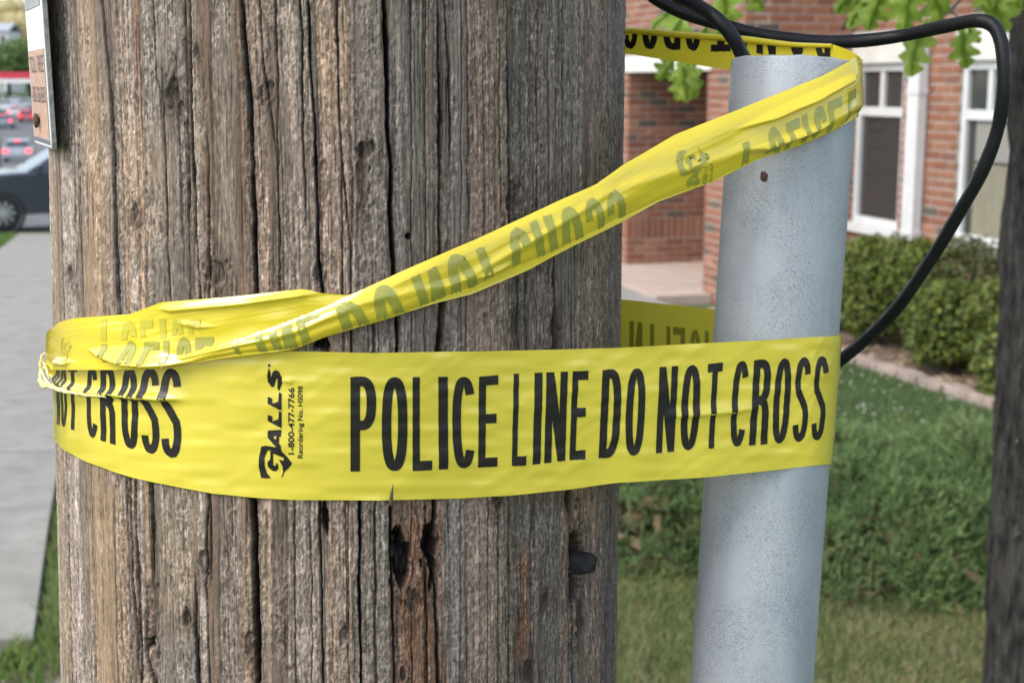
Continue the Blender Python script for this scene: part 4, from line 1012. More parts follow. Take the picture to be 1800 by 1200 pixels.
# choose the 300 bricks that show largest; all others joined
def bscore(b):
    c, d, n_, ln, hg = b
    x, y = proj(c+np.array((n_[0], n_[1], 0))*.045)
    v = c-np.array((0, 0, EYE)); dist = np.linalg.norm(v); cosn = -np.dot(v[:2], n_)/dist
    if cosn <= .02 or not (1090 < x < 1795 and -10 < y < 470): return 0
    if 1262 < x < 1508 and y > 100: return 0
    if x > 1480 and y > 400+max(0, (x-1560)*.25): return 0
    if abs(np.dot(d, SN)) > .9 and np.dot(n_, nF) > .9 and np.linalg.norm(c[:2]-C1) > 1.5 and x > 1242: return 0
    return ln*hg*cosn/dist**2
sc_ = np.array([bscore(b) for b in bricks]); order = np.argsort(-sc_)
chosen = [i for i in order[:300] if sc_[i] > 0]
_bm = {}
def brick_geo(ln, hg, d=BD):
    x, y, z, b = ln/2, d/2, hg/2, .004           # slightly rounded face arrises
    vs = [(-x, -y, -z), (x, -y, -z), (x, -y, z), (-x, -y, z), (-x, y-b, -z), (x, y-b, -z), (x, y-b, z), (-x, y-b, z), (-x+b, y, -z+b), (x-b, y, -z+b), (x-b, y, z-b), (-x+b, y, z-b)]
    fs = [(0, 1, 5, 4), (1, 2, 6, 5), (2, 3, 7, 6), (3, 0, 4, 7), (4, 5, 9, 8), (5, 6, 10, 9), (6, 7, 11, 10), (7, 4, 8, 11), (8, 9, 10, 11)]
    return vs, fs
def bmat(d, n_): return Matrix(((d[0], n_[0], 0), (d[1], n_[1], 0), (0, 0, 1)))
cs = set(chosen)
for i in chosen:
    c, d, n_, ln, hg = bricks[i]; key = (round(ln, 3), round(hg, 3))
    if key not in _bm:
        vs, fs = brick_geo(*key); me = bpy.data.meshes.new('brick'); me.from_pydata(vs, [], fs); me.materials.append(M_brick)
        bm_q = bmesh.new(); bm_q.from_mesh(me); bmesh.ops.recalc_face_normals(bm_q, faces=bm_q.faces); bm_q.to_mesh(me); bm_q.free(); _bm[key] = me
    o = link('brick', _bm[key], None, bld)
    o.matrix_basis = Matrix.Translation(Vector(c-BO)) @ bmat(d, n_).to_4x4()
mb = MB()
for i, (c, d, n_, ln, hg) in enumerate(bricks):
    if i in cs: continue
    vs, fs = brick_geo(ln, hg); M = bmat(d, n_); mb.add([M @ Vector(v)+Vector(c-BO) for v in vs], fs)
tag(mb.build('brickwork', M_brick, bld), kind='stuff')
def wbox(mb, A, d, nrm, s0, s1, o0, o1, z0, z1):   # box in wall coordinates, o along the outward normal
    c = A+d*(s0+s1)/2+nrm*(o0+o1)/2; M = Matrix(((d[0], nrm[0], 0), (d[1], nrm[1], 0), (0, 0, 1)))
    return mb.box((c[0]-BO[0], c[1]-BO[1], (z0+z1)/2-BO[2]), (abs(s1-s0), abs(o1-o0), z1-z0), M)
for a, b in wins:
    wbox(MB(), C2, dW, -SN, a-.055, b+.055, -.2, .012, wt+.004, l_top-.006).build('lintel', M_stone, bld, bevel=.006)
    h_ = wt-wz; w_ = b-a; ztr = wt-h_*.292; fw = .055
    f = MB(); ins = -.03
    for s0, s1, z0, z1 in ((a, a+fw, wz, wt), (b-fw, b, wz, wt), (a+fw, b-fw, wt-fw, wt), (a+fw, b-fw, wz, wz+fw)): wbox(f, C2, dW, -SN, s0, s1, ins-.06, ins, z0, z1)
    fr = f.build('window', M_wpaint, bld)
    wbox(MB(), C2, dW, -SN, a+fw, b-fw, ins-.058, ins-.004, ztr-.035, ztr+.035).build('transom', M_wpaint, fr)
    wbox(MB(), C2, dW, -SN, (a+b)/2-.026, (a+b)/2+.026, ins-.057, ins-.005, ztr+.035, wt-fw).build('mullion', M_wpaint, fr)
    for s0, s1 in ((a+fw, (a+b)/2-.026), ((a+b)/2+.026, b-fw)): wbox(MB(), C2, dW, -SN, s0, s1, ins-.036, ins-.030, ztr+.035, wt-fw).build('pane', M_glass, fr)
    wbox(MB(), C2, dW, -SN, a+fw, b-fw, ins-.036, ins-.030, wz+fw, ztr-.035).build('pane', M_glass, fr)
    wbox(MB(), C2, dW, -SN, a-.02, b+.02, -.14, .045, wz-.068, wz-.003).build('sill', M_wpaint, bld, bevel=.005)
# roller blind in the lower pane of the right window, seen as a cloth just outside the dark room
a, b = wins[1]; fr = [o for o in bld.children if o.name.startswith('window')][1]
wbox(MB(), C2, dW, -SN, a+.15, b-.055, -.0595, -.0575, wz+.055, wz+(wt-wz)*.44).build('blind', M_blind, fr)
wbox(MB(), C2, dW, -SN, a+.15, b-.055, -.0595, -.0575, wz+(wt-wz)*.455, wz+(wt-wz)*.67).build('blind', noisy('blind_slats', [(.3, (.22, .21, .18)), (.7, (.30, .29, .26))], 40, .6, 3, .3, .002, (1, 1, 6)), fr)
wbox(MB(), C1, SU, -SN, oa-.10, ob+.10, -.25, .02, zbeam0+.003, zbeam1-.004).build('beam', M_stone, bld, bevel=.006)
da, _ = sY(CN-.09, C2, 1590, 250); db, _ = sY(CN-.09, C2, 1610, 250); zdt = l_top-.12
mb = MB(); wbox(mb, C2, dW, -SN, da, db, .012, .085, -.1, zdt); wbox(mb, C2, dW, -SN, da-.008, db+.008, .008, .09, zdt-.35, zdt-.31); wbox(mb, C2, dW, -SN, da-.008, db+.008, .008, .09, .5, .54)
mb.build('downpipe', M_wpaint, bld)
# roof slab, rear mass
q = [C2+dW*5.4+SN*8, C2+dW*5.4-SN*.25, C2-SN*.2, C1-SN*.2, C1+SU*7-SN*.2, C1+SU*7+SN*9]
MB().prism([(p[0]-BO[0], p[1]-BO[1], ZT+.002-BO[2]) for p in q], (0, 0, .3)).build('roof', M_roof, bld)
q = [C2+dW*5.38+SN*7.9, C2+dW*5.38+SN*2.6, C1+SU*6.9+SN*3.6, C1+SU*6.9+SN*8.9]
MB().prism([(p[0]-BO[0], p[1]-BO[1], ZB-BO[2]) for p in q], (0, 0, ZT-ZB-.01)).build('rear_wall', M_mortar, bld)
# entrance floor and concrete path
M_pave = noisy('pinkish_paving', [(.3, (.40, .31, .26)), (.7, (.50, .40, .34))], 5, .9, 6, .3, .003)
zf = zfloor+.005
q = [C1+SU*(oa-.2)-SN*.5, C1+SU*(ob+1.2)-SN*.5, C1+SU*(ob+1.2)+SN*.0-SN*.004, C1+SU*ob-SN*.004, C1+SU*ob+SN*2.2, C1+SU*(oa-.0)+SN*2.2, C1+SU*oa-SN*.004, C1+SU*(oa-.2)-SN*.004]
tag(MB().prism([(p[0], p[1], zf-.3) for p in q], (0, 0, .3)).build('entrance_floor', M_pave), 'pinkish paving in front of the recessed entrance', kind='structure')
pth = []
for sgo in np.linspace(-.505, -6.2, 14):
    row = []
    for tt in np.linspace(oa-.9, ob+.9, 8):
        p = C1+SU*tt+SN*sgo; row.append((p[0], p[1], max(gz(p[0], p[1])+.02, zf-.02-(-.505-sgo)*.03)))
    pth.append(row)
tag(link('path', grid_mesh('path', np.array(pth)), M_concrete), 'pale concrete path leading to the entrance', kind='structure')

# ================================================================== PLANTING
def leaf_cloud(lumps, n, size, aspect=1.6, shell=.55, flat=.5, seed=1, ground=None, droop=0, low=.35):
    """quads spread through the outer part of overlapping lumps. lumps: (centre, (rx, ry, rz))"""
    g = np.random.default_rng(seed); w_ = np.array([r[0]*r[1]+r[1]*r[2]+r[0]*r[2] for _, r in lumps]); w_ = w_/w_.sum()
    which = g.choice(len(lumps), n, p=w_)
    Cc = np.array([c for c, _ in lumps])[which]; Rr = np.array([r for _, r in lumps])[which]
    d = g.normal(size=(n, 3)); d /= np.linalg.norm(d, axis=1, keepdims=True); d[:, 2] = np.where(g.random(n) < low, -np.abs(d[:, 2])*.8, np.abs(d[:, 2]))
    rr = shell+(1.04-shell)*g.random(n)**.55
    rr *= 1+.16*(vnoise(d[:, 0]*4+which*7+20, d[:, 1]*4+d[:, 2]*5+20, seed+3)-.5)*2
    p = Cc+d*Rr*rr[:, None]
    if ground is not None:
        gg = ground(p[:, 0], p[:, 1]); p[:, 2] = np.maximum(p[:, 2], gg+.01+.03*g.random(n))
    nrm = d*flat+g.normal(size=(n, 3))*.6+np.array((0, 0, .35)); nrm /= np.linalg.norm(nrm, axis=1, keepdims=True)
    t = g.normal(size=(n, 3)); t[:, 2] += droop; t -= nrm*(t*nrm).sum(1, keepdims=True); t /= np.linalg.norm(t, axis=1, keepdims=True); b = np.cross(nrm, t)
    s = size*(.6+.8*g.random(n))[:, None]
    V = np.stack([p-t*s*aspect/2, p+b*s/2+nrm*s*.12, p+t*s*aspect/2, p-b*s/2+nrm*s*.12], 1).reshape(-1, 3)
    return V, np.arange(4*n).reshape(n, 4)
M_hedge = foliage_mat('hedge_leaves', [(.035, .06, .02), (.09, .135, .03), (.14, .19, .038), (.055, .09, .03), (.22, .26, .055), (.14, .12, .055)], .5, .3)
M_hedge2 = foliage_mat('dark_hedge_leaves', [(.045, .065, .028), (.075, .10, .04), (.14, .17, .04), (.065, .08, .045), (.12, .12, .07), (.15, .10, .07)], .5, .3)
M_stem = noisy('shrub_stems', [(.3, (.07, .045, .03)), (.7, (.16, .10, .07))], 30, .9)
E0 = gpt(1480, 628); E1 = gpt(1762, 722)
eu = (E1-E0)[:2]; el = np.linalg.norm(eu); eu /= el; en = np.array((-eu[1], eu[0])); 
if en[0] < 0: en = -en
def bed(s, o): p = E0[:2]+eu*s+en*o; return np.array((p[0], p[1], gz(p[0], p[1])))
shrubs = [(-.35, .60, .46, .74, 0, 'yellow-green bushy shrub behind the steel pipe at the left end of the bed', M_hedge), (.28, .86, .50, .72, 1, 'dark rounded shrub below the narrow white downpipe', M_hedge2),
          (.74, .46, .40, .56, 2, 'mid-green shrub with bare lower stems at the middle of the bed edge', M_hedge), (1.30, .66, .48, .70, 3, 'tall pale green shrub under the sill of the right window', M_hedge), (1.62, .36, .36, .50, 4, 'bright green shrub close to the dark tree trunk', M_hedge), (-1.15, .75, .5, .65, 5, 'green shrub hidden mostly by the steel pipe', M_hedge2), (2.5, .7, .5, .7, 6, 'green shrub beyond the dark tree trunk', M_hedge)]
for s, o_, r_, hh, k, lab, m_ in shrubs:
    b = bed(s, o_); sh = tag(empty('shrub', tuple(b), rz=0), lab, 'shrub', 'shrubs in the bed along the wall')
    lumps = [((0, 0, hh*.50), (r_, r_, hh*.50))]
    for q in range(11):
        a = random.uniform(0, 6.28); rr = r_*random.uniform(.4, .85); lumps.append(((math.cos(a)*rr, math.sin(a)*rr, hh*random.uniform(.18, .85)), (r_*.33, r_*.33, r_*.30)))
    V, F = leaf_cloud(lumps, 15000, .024, 1.5, .45, .5, 100+k); tri_soup('foliage', V, F, m_, sh)
    mb = MB()
    for q in range(9):
        a = random.uniform(0, 6.28); rr = r_*random.uniform(.1, .75)
        mb.tube([(math.cos(a)*rr*.45, math.sin(a)*rr*.45, -.03), (math.cos(a)*rr*.7, math.sin(a)*rr*.7, hh*.35), (math.cos(a)*rr, math.sin(a)*rr, hh*.75)], [.009, .007, .003], 5)
    tag(mb.build('stem', M_stem, sh), kind='stuff')
# mulch bed and its stony edging
M_mulch = noisy('mulch', [(.3, (.10, .07, .05)), (.55, (.19, .13, .095)), (.8, (.32, .25, .20))], 22, .95, 6, .8, .01)
mu = np.array([[bed(s, o)+np.array((0, 0, .008+.02*rng.random())) for o in np.linspace(.02, 2.4, 14)] for s in np.linspace(-2.2, 4.2, 40)])
tag(link('mulch_bed', grid_mesh('mulch_bed', mu), M_mulch), 'brown mulch of the planting bed along the wall', kind='structure')
M_edge = noisy('edging_stone', [(.25, (.16, .14, .125)), (.5, (.32, .245, .20)), (.8, (.42, .355, .305))], 9, .9, 4, .4, .004)
edg = tag(empty('bed_edging', tuple(bed(1, 0))), 'low line of pinkish edging stones between the lawn and the planting bed', 'edging')
EO = np.array(edg.location)
for k in range(26):
    s = -2.2+k*.25; p = bed(s+.12, random.uniform(-.015, .015)); mb = MB()
    M = Matrix.Rotation(math.atan2(eu[1], eu[0])+random.uniform(-.06, .06), 3, 'Z')
    mb.box(tuple(p-EO+np.array((0, 0, .012))), (.225, .10, .085+random.uniform(-.01, .015)), M); mb.build('stone', M_edge, edg, bevel=.012)
ch = []
V = []; F = []
for k in range(900):
    p = bed(random.uniform(-2.1, 4), abs(random.gauss(.1, .22))+.0)+np.array((0, 0, .03)); a = random.uniform(0, 3.14); s1 = random.uniform(.008, .03); s2 = s1*.45
    e1 = np.array((math.cos(a), math.sin(a), random.uniform(-.2, .2)))*s1; e2 = np.array((-math.sin(a), math.cos(a), random.uniform(-.3, .3)))*s2
    n0 = len(V); V += [p-e1-e2, p+e1-e2, p+e1+e2, p-e1+e2]; F.append((n0, n0+1, n0+2, n0+3))
tag(tri_soup('bark_chips', np.array(V), np.array(F), foliage_mat('bark_chip', [(.12, .08, .055), (.3, .22, .16), (.42, .33, .27), (.2, .13, .1)], .9, .05)), 'pale bark chips scattered along the edge of the bed', kind='stuff')
# spreading junipers: the tint belongs to the whole spray
M_jun = foliage_mat('juniper_sprays', [(.04, .07, .04), (.11, .175, .085), (.18, .27, .12), (.13, .20, .10), (.26, .35, .165), (.20, .22, .12)], .6, .38)
at_ = N(M_jun, 'ShaderNodeAttribute', attribute_name='spray')
for lk in list(M_jun.node_tree.links):
    if lk.from_node.type == 'NEW_GEOMETRY': L(M_jun, at_.outputs['Fac'], lk.to_socket)
M_jbrown = foliage_mat('juniper_brown', [(.12, .08, .05), (.20, .14, .09), (.09, .075, .045)], .8, .1)
def juniper(px0, Y0, rx, ry, hh, k, lab, nsp=2300):
    g = np.random.default_rng(300+k); x0 = at(px0, 900, Y0)[0]; b = np.array((x0, Y0, gz(x0, Y0)))
    j = tag(empty('juniper', tuple(b)), lab, 'juniper shrub', 'spreading junipers in front of the lawn')
    # sprays: feathery sprigs made of small blades along a curved twig
    V = []; n = nsp
    a = g.random(n)*2*np.pi; r_ = np.sqrt(g.random(n)); px_ = np.cos(a)*r_*rx; py_ = np.sin(a)*r_*ry
    clump = vnoise(px_*9+50+k*9, py_*9+50, 7)
    hgt = hh*(1-r_**3)*(.52+.75*clump)
    z0_ = gz(px_+b[0], py_+b[1])-b[2]
    pz = np.where(g.random(n) < .78, hgt, hgt*g.random(n))+z0_+.02
    base = np.stack([px_, py_, pz], 1)
    dr = np.stack([np.cos(a)*.7+g.normal(size=n)*.5, np.sin(a)*.7+g.normal(size=n)*.5, .75+g.normal(size=n)*.35], 1); dr /= np.linalg.norm(dr, axis=1, keepdims=True)
    ln = .032+.04*g.random(n); nb = 8
    Q = []
    for i in range(nb):
        t = (i+.5)/nb; p = base+dr*(ln*t)[:, None]; sd_ = g.normal(size=(n, 3)); sd_ -= dr*(sd_*dr).sum(1, keepdims=True); sd_ /= np.linalg.norm(sd_, axis=1, keepdims=True)
        tip = p+dr*(ln*.30)[:, None]+sd_*(ln*.30*(1.15-t))[:, None]; wv = np.cross(dr, sd_)*(ln*.055)[:, None]
        Q.append(np.stack([p-wv, p+wv, tip], 1))
    Vv = np.concatenate([np.stack([base-np.cross(dr, (0, 0, 1.))*.0012, base+np.cross(dr, (0, 0, 1.))*.0012, base+dr*ln[:, None]], 1)]+Q).reshape(-1, 3)
    jo = tri_soup('foliage', Vv, np.arange(len(Vv)).reshape(-1, 3), M_jun, j)
    tint = np.clip(.65*clump+.45*g.random(n)-.05, 0, 1); fa = jo.data.attributes.new('spray', 'FLOAT', 'POINT')
    fa.data.foreach_set('value', np.tile(np.repeat(tint, 3), nb+1).astype(np.float32))
    V2, F2 = leaf_cloud([((0, 0, hh*.18), (rx*.95, ry*.95, hh*.55))], 900, .03, 2.6, .3, .3, 400+k)
    V2[:, 2] += gz(V2[:, 0]+b[0], V2[:, 1]+b[1])-b[2]
    tri_soup('dead_needles', V2, F2, M_jbrown, j)
    mb = MB()
    for q in range(8):
        aa = random.uniform(0, 6.28); mb.tube([(0, 0, -.02), (math.cos(aa)*rx*.4, math.sin(aa)*ry*.4, hh*.3), (math.cos(aa)*rx*.8, math.sin(aa)*ry*.8, hh*.4)], [.014, .009, .004], 5)
    tag(mb.build('stem', M_stem, j), kind='stuff')
juniper(1130, 5.05, .56, .62, .34, 0, 'low juniper between the wooden pole and the steel pipe', 5200)
juniper(1345, 4.95, .42, .62, .34, 4, 'low juniper mostly hidden behind the steel pipe', 3600)
juniper(1530, 4.75, .46, .66, .33, 1, 'low juniper just right of the steel pipe', 7000)
juniper(1715, 4.7, .44, .62, .33, 2, 'low juniper against the dark tree trunk', 6500)
juniper(1640, 5.35, .60, .42, .24, 3, 'farther low juniper spreading towards the lawn', 5200)
juniper(1930, 5.1, .60, .75, .42, 5, 'low juniper beyond the dark tree trunk', 1600)
# grass blades
def grass(name, region, n, hgt, wid, material, lab, seed):
    g = np.random.default_rng(seed); p = region(g, n); n = len(p)
    a = g.random(n)*2*np.pi; ln = hgt*(.5+.9*g.random(n)); lean = g.normal(size=(n, 2))*.45
    w2 = np.stack([np.cos(a), np.sin(a), 0*a], 1)*(wid*(.6+.7*g.random(n)))[:, None]/2
    tip = p+np.stack([lean[:, 0]*ln, lean[:, 1]*ln, ln], 1); mid = p+np.stack([lean[:, 0]*ln*.3, lean[:, 1]*ln*.3, ln*.55], 1)
    V = np.stack([p-w2, p+w2, mid+w2*.8, mid-w2*.8, tip], 1).reshape(-1, 3); i = np.arange(n)*5
    F = np.concatenate([np.stack([i, i+1, i+2], 1), np.stack([i, i+2, i+3], 1), np.stack([i+3, i+2, i+4], 1)])
    return tag(tri_soup(name, V, F, material), lab, kind='stuff')
M_grass = foliage_mat('grass_blades', [(.11, .155, .06), (.18, .225, .095), (.14, .18, .075), (.24, .26, .13), (.12, .165, .065), (.30, .28, .18)], .6, .3)
M_lawn = foliage_mat('lawn_blades', [(.085, .145, .06), (.10, .165, .07), (.09, .155, .062), (.12, .175, .08), (.088, .148, .06), (.13, .165, .085)], .6, .3)
def reg_px(px0, px1, Y0, Y1, test=None):
    def f(g, n):
        Y = Y0+(Y1-Y0)*g.random(n); px = px0+(px1-px0)*g.random(n); X = (px-CXP)/FPX*Y*1.02
        if test is not None:
            k = test(X, Y); X, Y = X[k], Y[k]
        return np.stack([X, Y, gz(X, Y)-.004], 1)
    return f
grass('lawn_grass', reg_px(1040, 1900, 2.9, 4.75), 60000, .042, .0038, M_grass, 'short pale grass at the foot of the junipers', 5)
e_line = lambda X, Y: ((X-E0[0])*en[0]+(Y-E0[1])*en[1]) < -.05
pdist = lambda X, Y: ~(((X-C1[0])*SU[0]+(Y-C1[1])*SU[1] > oa-.9) & (X-SDX*Y > CP-6.4))
grass('mid_lawn_grass', reg_px(1000, 1900, 5.2, 10.5, lambda X, Y: e_line(X, Y) & pdist(X, Y)), 120000, .026, .0045, M_lawn, 'darker green lawn between the junipers and the planting bed', 6)
grass('dry_grass', lambda g, n: (lambda Y, px, k: np.stack([(px-CXP)/FPX*Y*1.02, Y, gz((px-CXP)/FPX*Y*1.02, Y)-.002], 1)[k])(*(lambda Y, px: (Y, px, vnoise(px/45, Y*3.2, 55)+.35*sstep(1380, 1600, px) > .62))(3.2+1.5*g.random(n)**.7, 1050+850*g.random(n))), 26000, .035, .004, foliage_mat('dry_blades', [(.34, .28, .19), (.42, .35, .25), (.28, .22, .15), (.24, .25, .13)], .8, .2), 'dry straw coloured grass and litter along the front of the junipers', 12)
mbf = MB()
for k in range(120):
    Y = random.uniform(6.2, 8.4); px = random.uniform(1470, 1770); X = (px-CXP)/FPX*Y*1.02
    if not e_line(X, Y): continue
    c = np.array((X, Y, gz(X, Y)+random.uniform(.04, .07))); r_ = random.uniform(.004, .008)
    vs = [c+r_*np.array(q) for q in ((1, 0, 0), (-1, 0, 0), (0, 1, 0), (0, -1, 0), (0, 0, 1), (0, 0, -1))]
    mbf.add(vs, [(0, 2, 4), (2, 1, 4), (1, 3, 4), (3, 0, 4), (2, 0, 5), (1, 2, 5), (3, 1, 5), (0, 3, 5)])
tag(mbf.build('clover_flowers', mat('clover_white', (.42, .41, .37), .8)), 'tiny white clover flowers dotted over the lawn', kind='stuff')
wl = c_r
grass('verge_grass', lambda g, n: (lambda Y, c: np.stack([c+SDX*Y, Y, gz(c+SDX*Y, Y)-.004], 1))(3.9+9*g.random(n)**1.5, wl+.02+1.0*g.random(n)**1.3), 20000, .05, .005, foliage_mat('verge_blades', [(.10, .16, .05), (.15, .22, .07), (.18, .24, .09), (.27, .27, .14)], .6, .3), 'green verge grass along the right edge of the sidewalk', 8)
grass('far_verge_grass', lambda g, n: (lambda Y, c: np.stack([c+SDX*Y, Y, gz(c+SDX*Y, Y)-.004], 1))(8+19*g.random(n), wl-W_WALK-.03-2.3*g.random(n)), 24000, .07, .014, foliage_mat('far_verge_blades', [(.07, .14, .03), (.11, .20, .045), (.14, .22, .06)], .6, .3), 'green verge between the sidewalk and the kerb', 9)
grass('weeds', lambda g, n: np.concatenate([np.stack([c[0]+g.normal(size=110)*.05, c[1]+g.normal(size=110)*.05, np.full(110, c[2])], 1) for c in [gpt(15, 1165), gpt(42, 1160), gpt(95, 1165), gpt(70, 1195), gpt(8, 1195)]]), 1, .05, .007, foliage_mat('weed_leaves', [(.09, .17, .03), (.13, .22, .05), (.20, .20, .09)], .6, .3), 'low weeds in the dirt at the near end of the sidewalk', 10)
M_paper = noisy('pale_scrap', [(.3, (.5, .5, .5)), (.7, (.66, .66, .66))], 40, .8)
for px, py, Y, s in ((1181, 978, 4.62, .030),):
    p = at(px, py, Y); mb = MB()
    mb.add([(0, 0, -s*.8), (s*.5, .004, -s*.2), (s*.35, .012, s*.5), (-s*.1, .002, s*.75), (-s*.5, .014, s*.3), (-s*.25, 0, -.3*s), (0, -.012, 0)], [(6, 0, 1), (6, 1, 2), (6, 2, 3), (6, 3, 4), (6, 4, 5), (6, 5, 0)])
    o = mb.build('paper_scrap', M_paper); o.location = p; tag(o, 'small crumpled white scrap caught on the juniper left of the pipe', 'litter')

# ================================================================== OAK TREE on the right
M_bark = mat('dark_bark', (.06, .055, .05), .9, spec=.2)
f1 = noise(M_bark, 62, 7, .72, (1, 1, .28)); f2 = noise(M_bark, 55, 3, .6)
bk = ramp(M_bark, f1, [(.36, (.008, .008, .007)), (.48, (.040, .036, .033)), (.7, (.095, .087, .080))])
L(M_bark, mixc(M_bark, ramp(M_bark, f2, [(.68, (0, 0, 0)), (.74, (1, 1, 1))]), bk, (.30, .30, .285)), bsdf(M_bark).inputs['Base Color']); bump(M_bark, f1, 1.0, .012)
TY = 2.55; tb = at(1782, 300, TY); TRR = .105
tcx = tb[0]+TRR; tree = tag(empty('oak_tree', (tcx, TY, gz(tcx, TY))), 'dark-barked young oak at the right edge with lobed green leaves', 'tree')
TO2 = np.array(tree.location)
lx = fn([(-400, 1786), (0, 1784), (300, 1781), (420, 1766), (600, 1762), (800, 1754), (1000, 1744), (1200, 1736), (1400, 1722)])
rows = []
zz = np.concatenate([np.linspace(-.1, .7, 14)[:-1], np.linspace(.7, 1.9, 80), np.linspace(1.9, 4.2, 30)[1:]])
pz_ = []
for z in zz:
    py = proj(np.array((tcx, TY-.02, z)))[1]; X = at(float(lx(py)), float(py), TY)[0]; pz_.append(tcx-X)
pz_ = np.clip(np.array(pz_), .08, .2); pz_[zz > 1.95] = np.interp(zz[zz > 1.95], [1.95, 4.2], [pz_[zz <= 1.95][-1], .05])
na = 90; aa = np.linspace(0, 2*np.pi, na, endpoint=False)
P = np.zeros((na, len(zz), 3))
rad = pz_[None]*(1+0*aa[:, None]); rad = rad+.007*(vnoise(aa[:, None]*14+0*rad, zz[None]*9+0*rad, 15)-.5)*2+.004*(vnoise(aa[:, None]*30+0*rad, zz[None]*24+0*rad, 16)-.5)*2
P[..., 0] = np.cos(aa)[:, None]*rad; P[..., 1] = np.sin(aa)[:, None]*rad; P[..., 2] = zz[None]-TO2[2]
trunk = link('trunk', grid_mesh('trunk', P, closed_u=True), M_bark, tree)
mb = MB()
limbs = []
for q in range(9):
    a = q*2.4+.3; z0 = 2.1+q*.22; ln = 1.5-q*.09; p0 = np.array((0, 0, z0)); p1 = p0+np.array((math.cos(a)*ln*.5, math.sin(a)*ln*.5, .3)); p2 = p0+np.array((math.cos(a)*ln, math.sin(a)*ln, .35))
    mb.tube(smooth_path([p0, p1, p2], 5), list(np.linspace(.035, .006, 11)), 7); limbs.append((p0, p1, p2))
mb.build('limb', M_bark, tree) if False else None
for (p0, p1, p2), q in zip(limbs, range(9)):
    MB().tube(smooth_path([p0, p1, p2], 5), list(np.linspace(.035, .006, 11)), 7).build('limb', M_bark, tree, smooth=True)
M_oak = foliage_mat('oak_leaf', [(.13, .21, .025), (.25, .36, .05), (.18, .28, .035), (.29, .38, .07)], .45, .45)
oi2 = N(M_oak, 'ShaderNodeObjectInfo')
for lk in list(M_oak.node_tree.links):
    if lk.from_node.type == 'NEW_GEOMETRY': L(M_oak, oi2.outputs['Random'], lk.to_socket)
M_oakc = foliage_mat('oak_crown_leaves', [(.07, .14, .02), (.11, .20, .028), (.15, .24, .04)], .5, .4)
def oak_mesh(seed, ln=.13, wd=.085):
    g = random.Random(seed); pts = []
    outl = [(0, .004), (.10, .06), (.20, .15), (.27, .10), (.34, .30), (.42, .46), (.50, .42), (.53, .17), (.60, .30), (.68, .44), (.76, .36), (.78, .15), (.86, .24), (.94, .14), (1.0, 0)]
    L1 = [(t, w_*(1+g.uniform(-.2, .2))) for t, w_ in outl]; R1 = [(t+g.uniform(-.02, .02) if 0 < t < 1 else t, -w_*(1+g.uniform(-.2, .2))) for t, w_ in outl]
    vs = []; fs = []
    def pt(t, w_):
        x = w_*wd*2*.55; y = t*ln; z = -.035*math.sin(t*2.2)*(.6+seed % 3*.4)+abs(w_)*wd*.35+.004*math.sin(w_*9+t*14)
        return (x, y, z)
    for side in (L1, R1):
        for (t, w_) in side: vs.append(pt(t, w_))
    n_ = len(outl); m0 = len(vs)
    for (t, w_) in outl: vs.append(pt(t, 0))
    h0 = len(vs)
    for side in (L1, R1):
        for (t, w_) in side: vs.append(pt(t, w_*.5))
    for sd, off in ((0, 0), (1, n_)):
        for i in range(n_-1):
            fs.append((m0+i, m0+i+1, h0+off+i+1, h0+off+i)); fs.append((h0+off+i, h0+off+i+1, off+i+1, off+i))
    me = bpy.data.meshes.new('leaf'); me.from_pydata(vs, [], fs); me.materials.append(M_oak); me.polygons.foreach_set('use_smooth', [True]*len(fs)); me.update(); return me
oak_ms = [oak_mesh(s) for s in range(5)]
def hang_leaf(px, py, tx, ty, Y, k, roll, sc_=None):
    """leaf from its stem pixel to its tip pixel"""
    a = at(px, py, Y); b = at(tx, ty, Y-.01); d = Vector(b-a); ln = d.length; d.normalize()
    v = Vector((0, 1, 0)); side = d.cross(v).normalized(); nrm = side.cross(d).normalized()
    Rl = Matrix.Rotation(roll, 3, d); side = Rl @ side; nrm = Rl @ nrm
    M = Matrix((side, d, nrm)).transposed(); o = link('leaf', oak_ms[k % 5], None, tree); s = ln/.13
    o.matrix_basis = Matrix.Translation(Vector(a-TO2)) @ (M*s).to_4x4()
    return o
LV_ = [(1196,95,1208,182,2.5,0,.2),(1222,90,1178,176,2.52,1,-.5),(1215,100,1235,172,2.55,2,.7),(1190,92,1150,140,2.5,3,-.3),(1200,10,1152,70,2.4,4,1.0),(1230,-15,1185,85,2.45,0,.9),(1262,-30,1290,62,2.5,1,.2),(1290,-25,1335,30,2.5,2,-.4),(1250,35,1228,95,2.5,3,.8),(1285,20,1262,70,2.45,4,.5),
 (1530,-35,1468,28,2.5,0,.5),(1542,-10,1500,60,2.48,1,.9),(1560,-30,1528,62,2.45,2,.4),(1600,-45,1585,62,2.4,3,.1),(1625,-50,1640,55,2.42,4,-.2),(1650,-60,1640,30,2.45,0,.3),(1630,30,1612,140,2.45,1,.75),(1650,45,1602,100,2.5,2,1.1),(1690,35,1702,122,2.4,3,.55),(1700,30,1730,72,2.42,4,1.0),(1740,-45,1768,62,2.4,0,.5),(1725,-50,1788,25,2.45,1,-.2),(1760,-30,1755,50,2.42,2,.3),(1700,-50,1745,15,2.4,3,.2)]
for q in LV_: hang_leaf(*q)
M_twig = noisy('oak_twig', [(.3, (.06, .045, .035)), (.7, (.13, .10, .08))], 60, .9)
def twig(pts, r0, r1):
    path = smooth_path([at(*p)-TO2 for p in pts], 6); MB().tube(path, list(np.linspace(r0, r1, len(path))), 6).build('twig', M_twig, tree, smooth=True)
twig([(1790, -190, 2.55), (1640, -120, 2.5), (1525, -30, 2.5), (1500, 20, 2.5), (1480, 52, 2.5)], .008, .003)
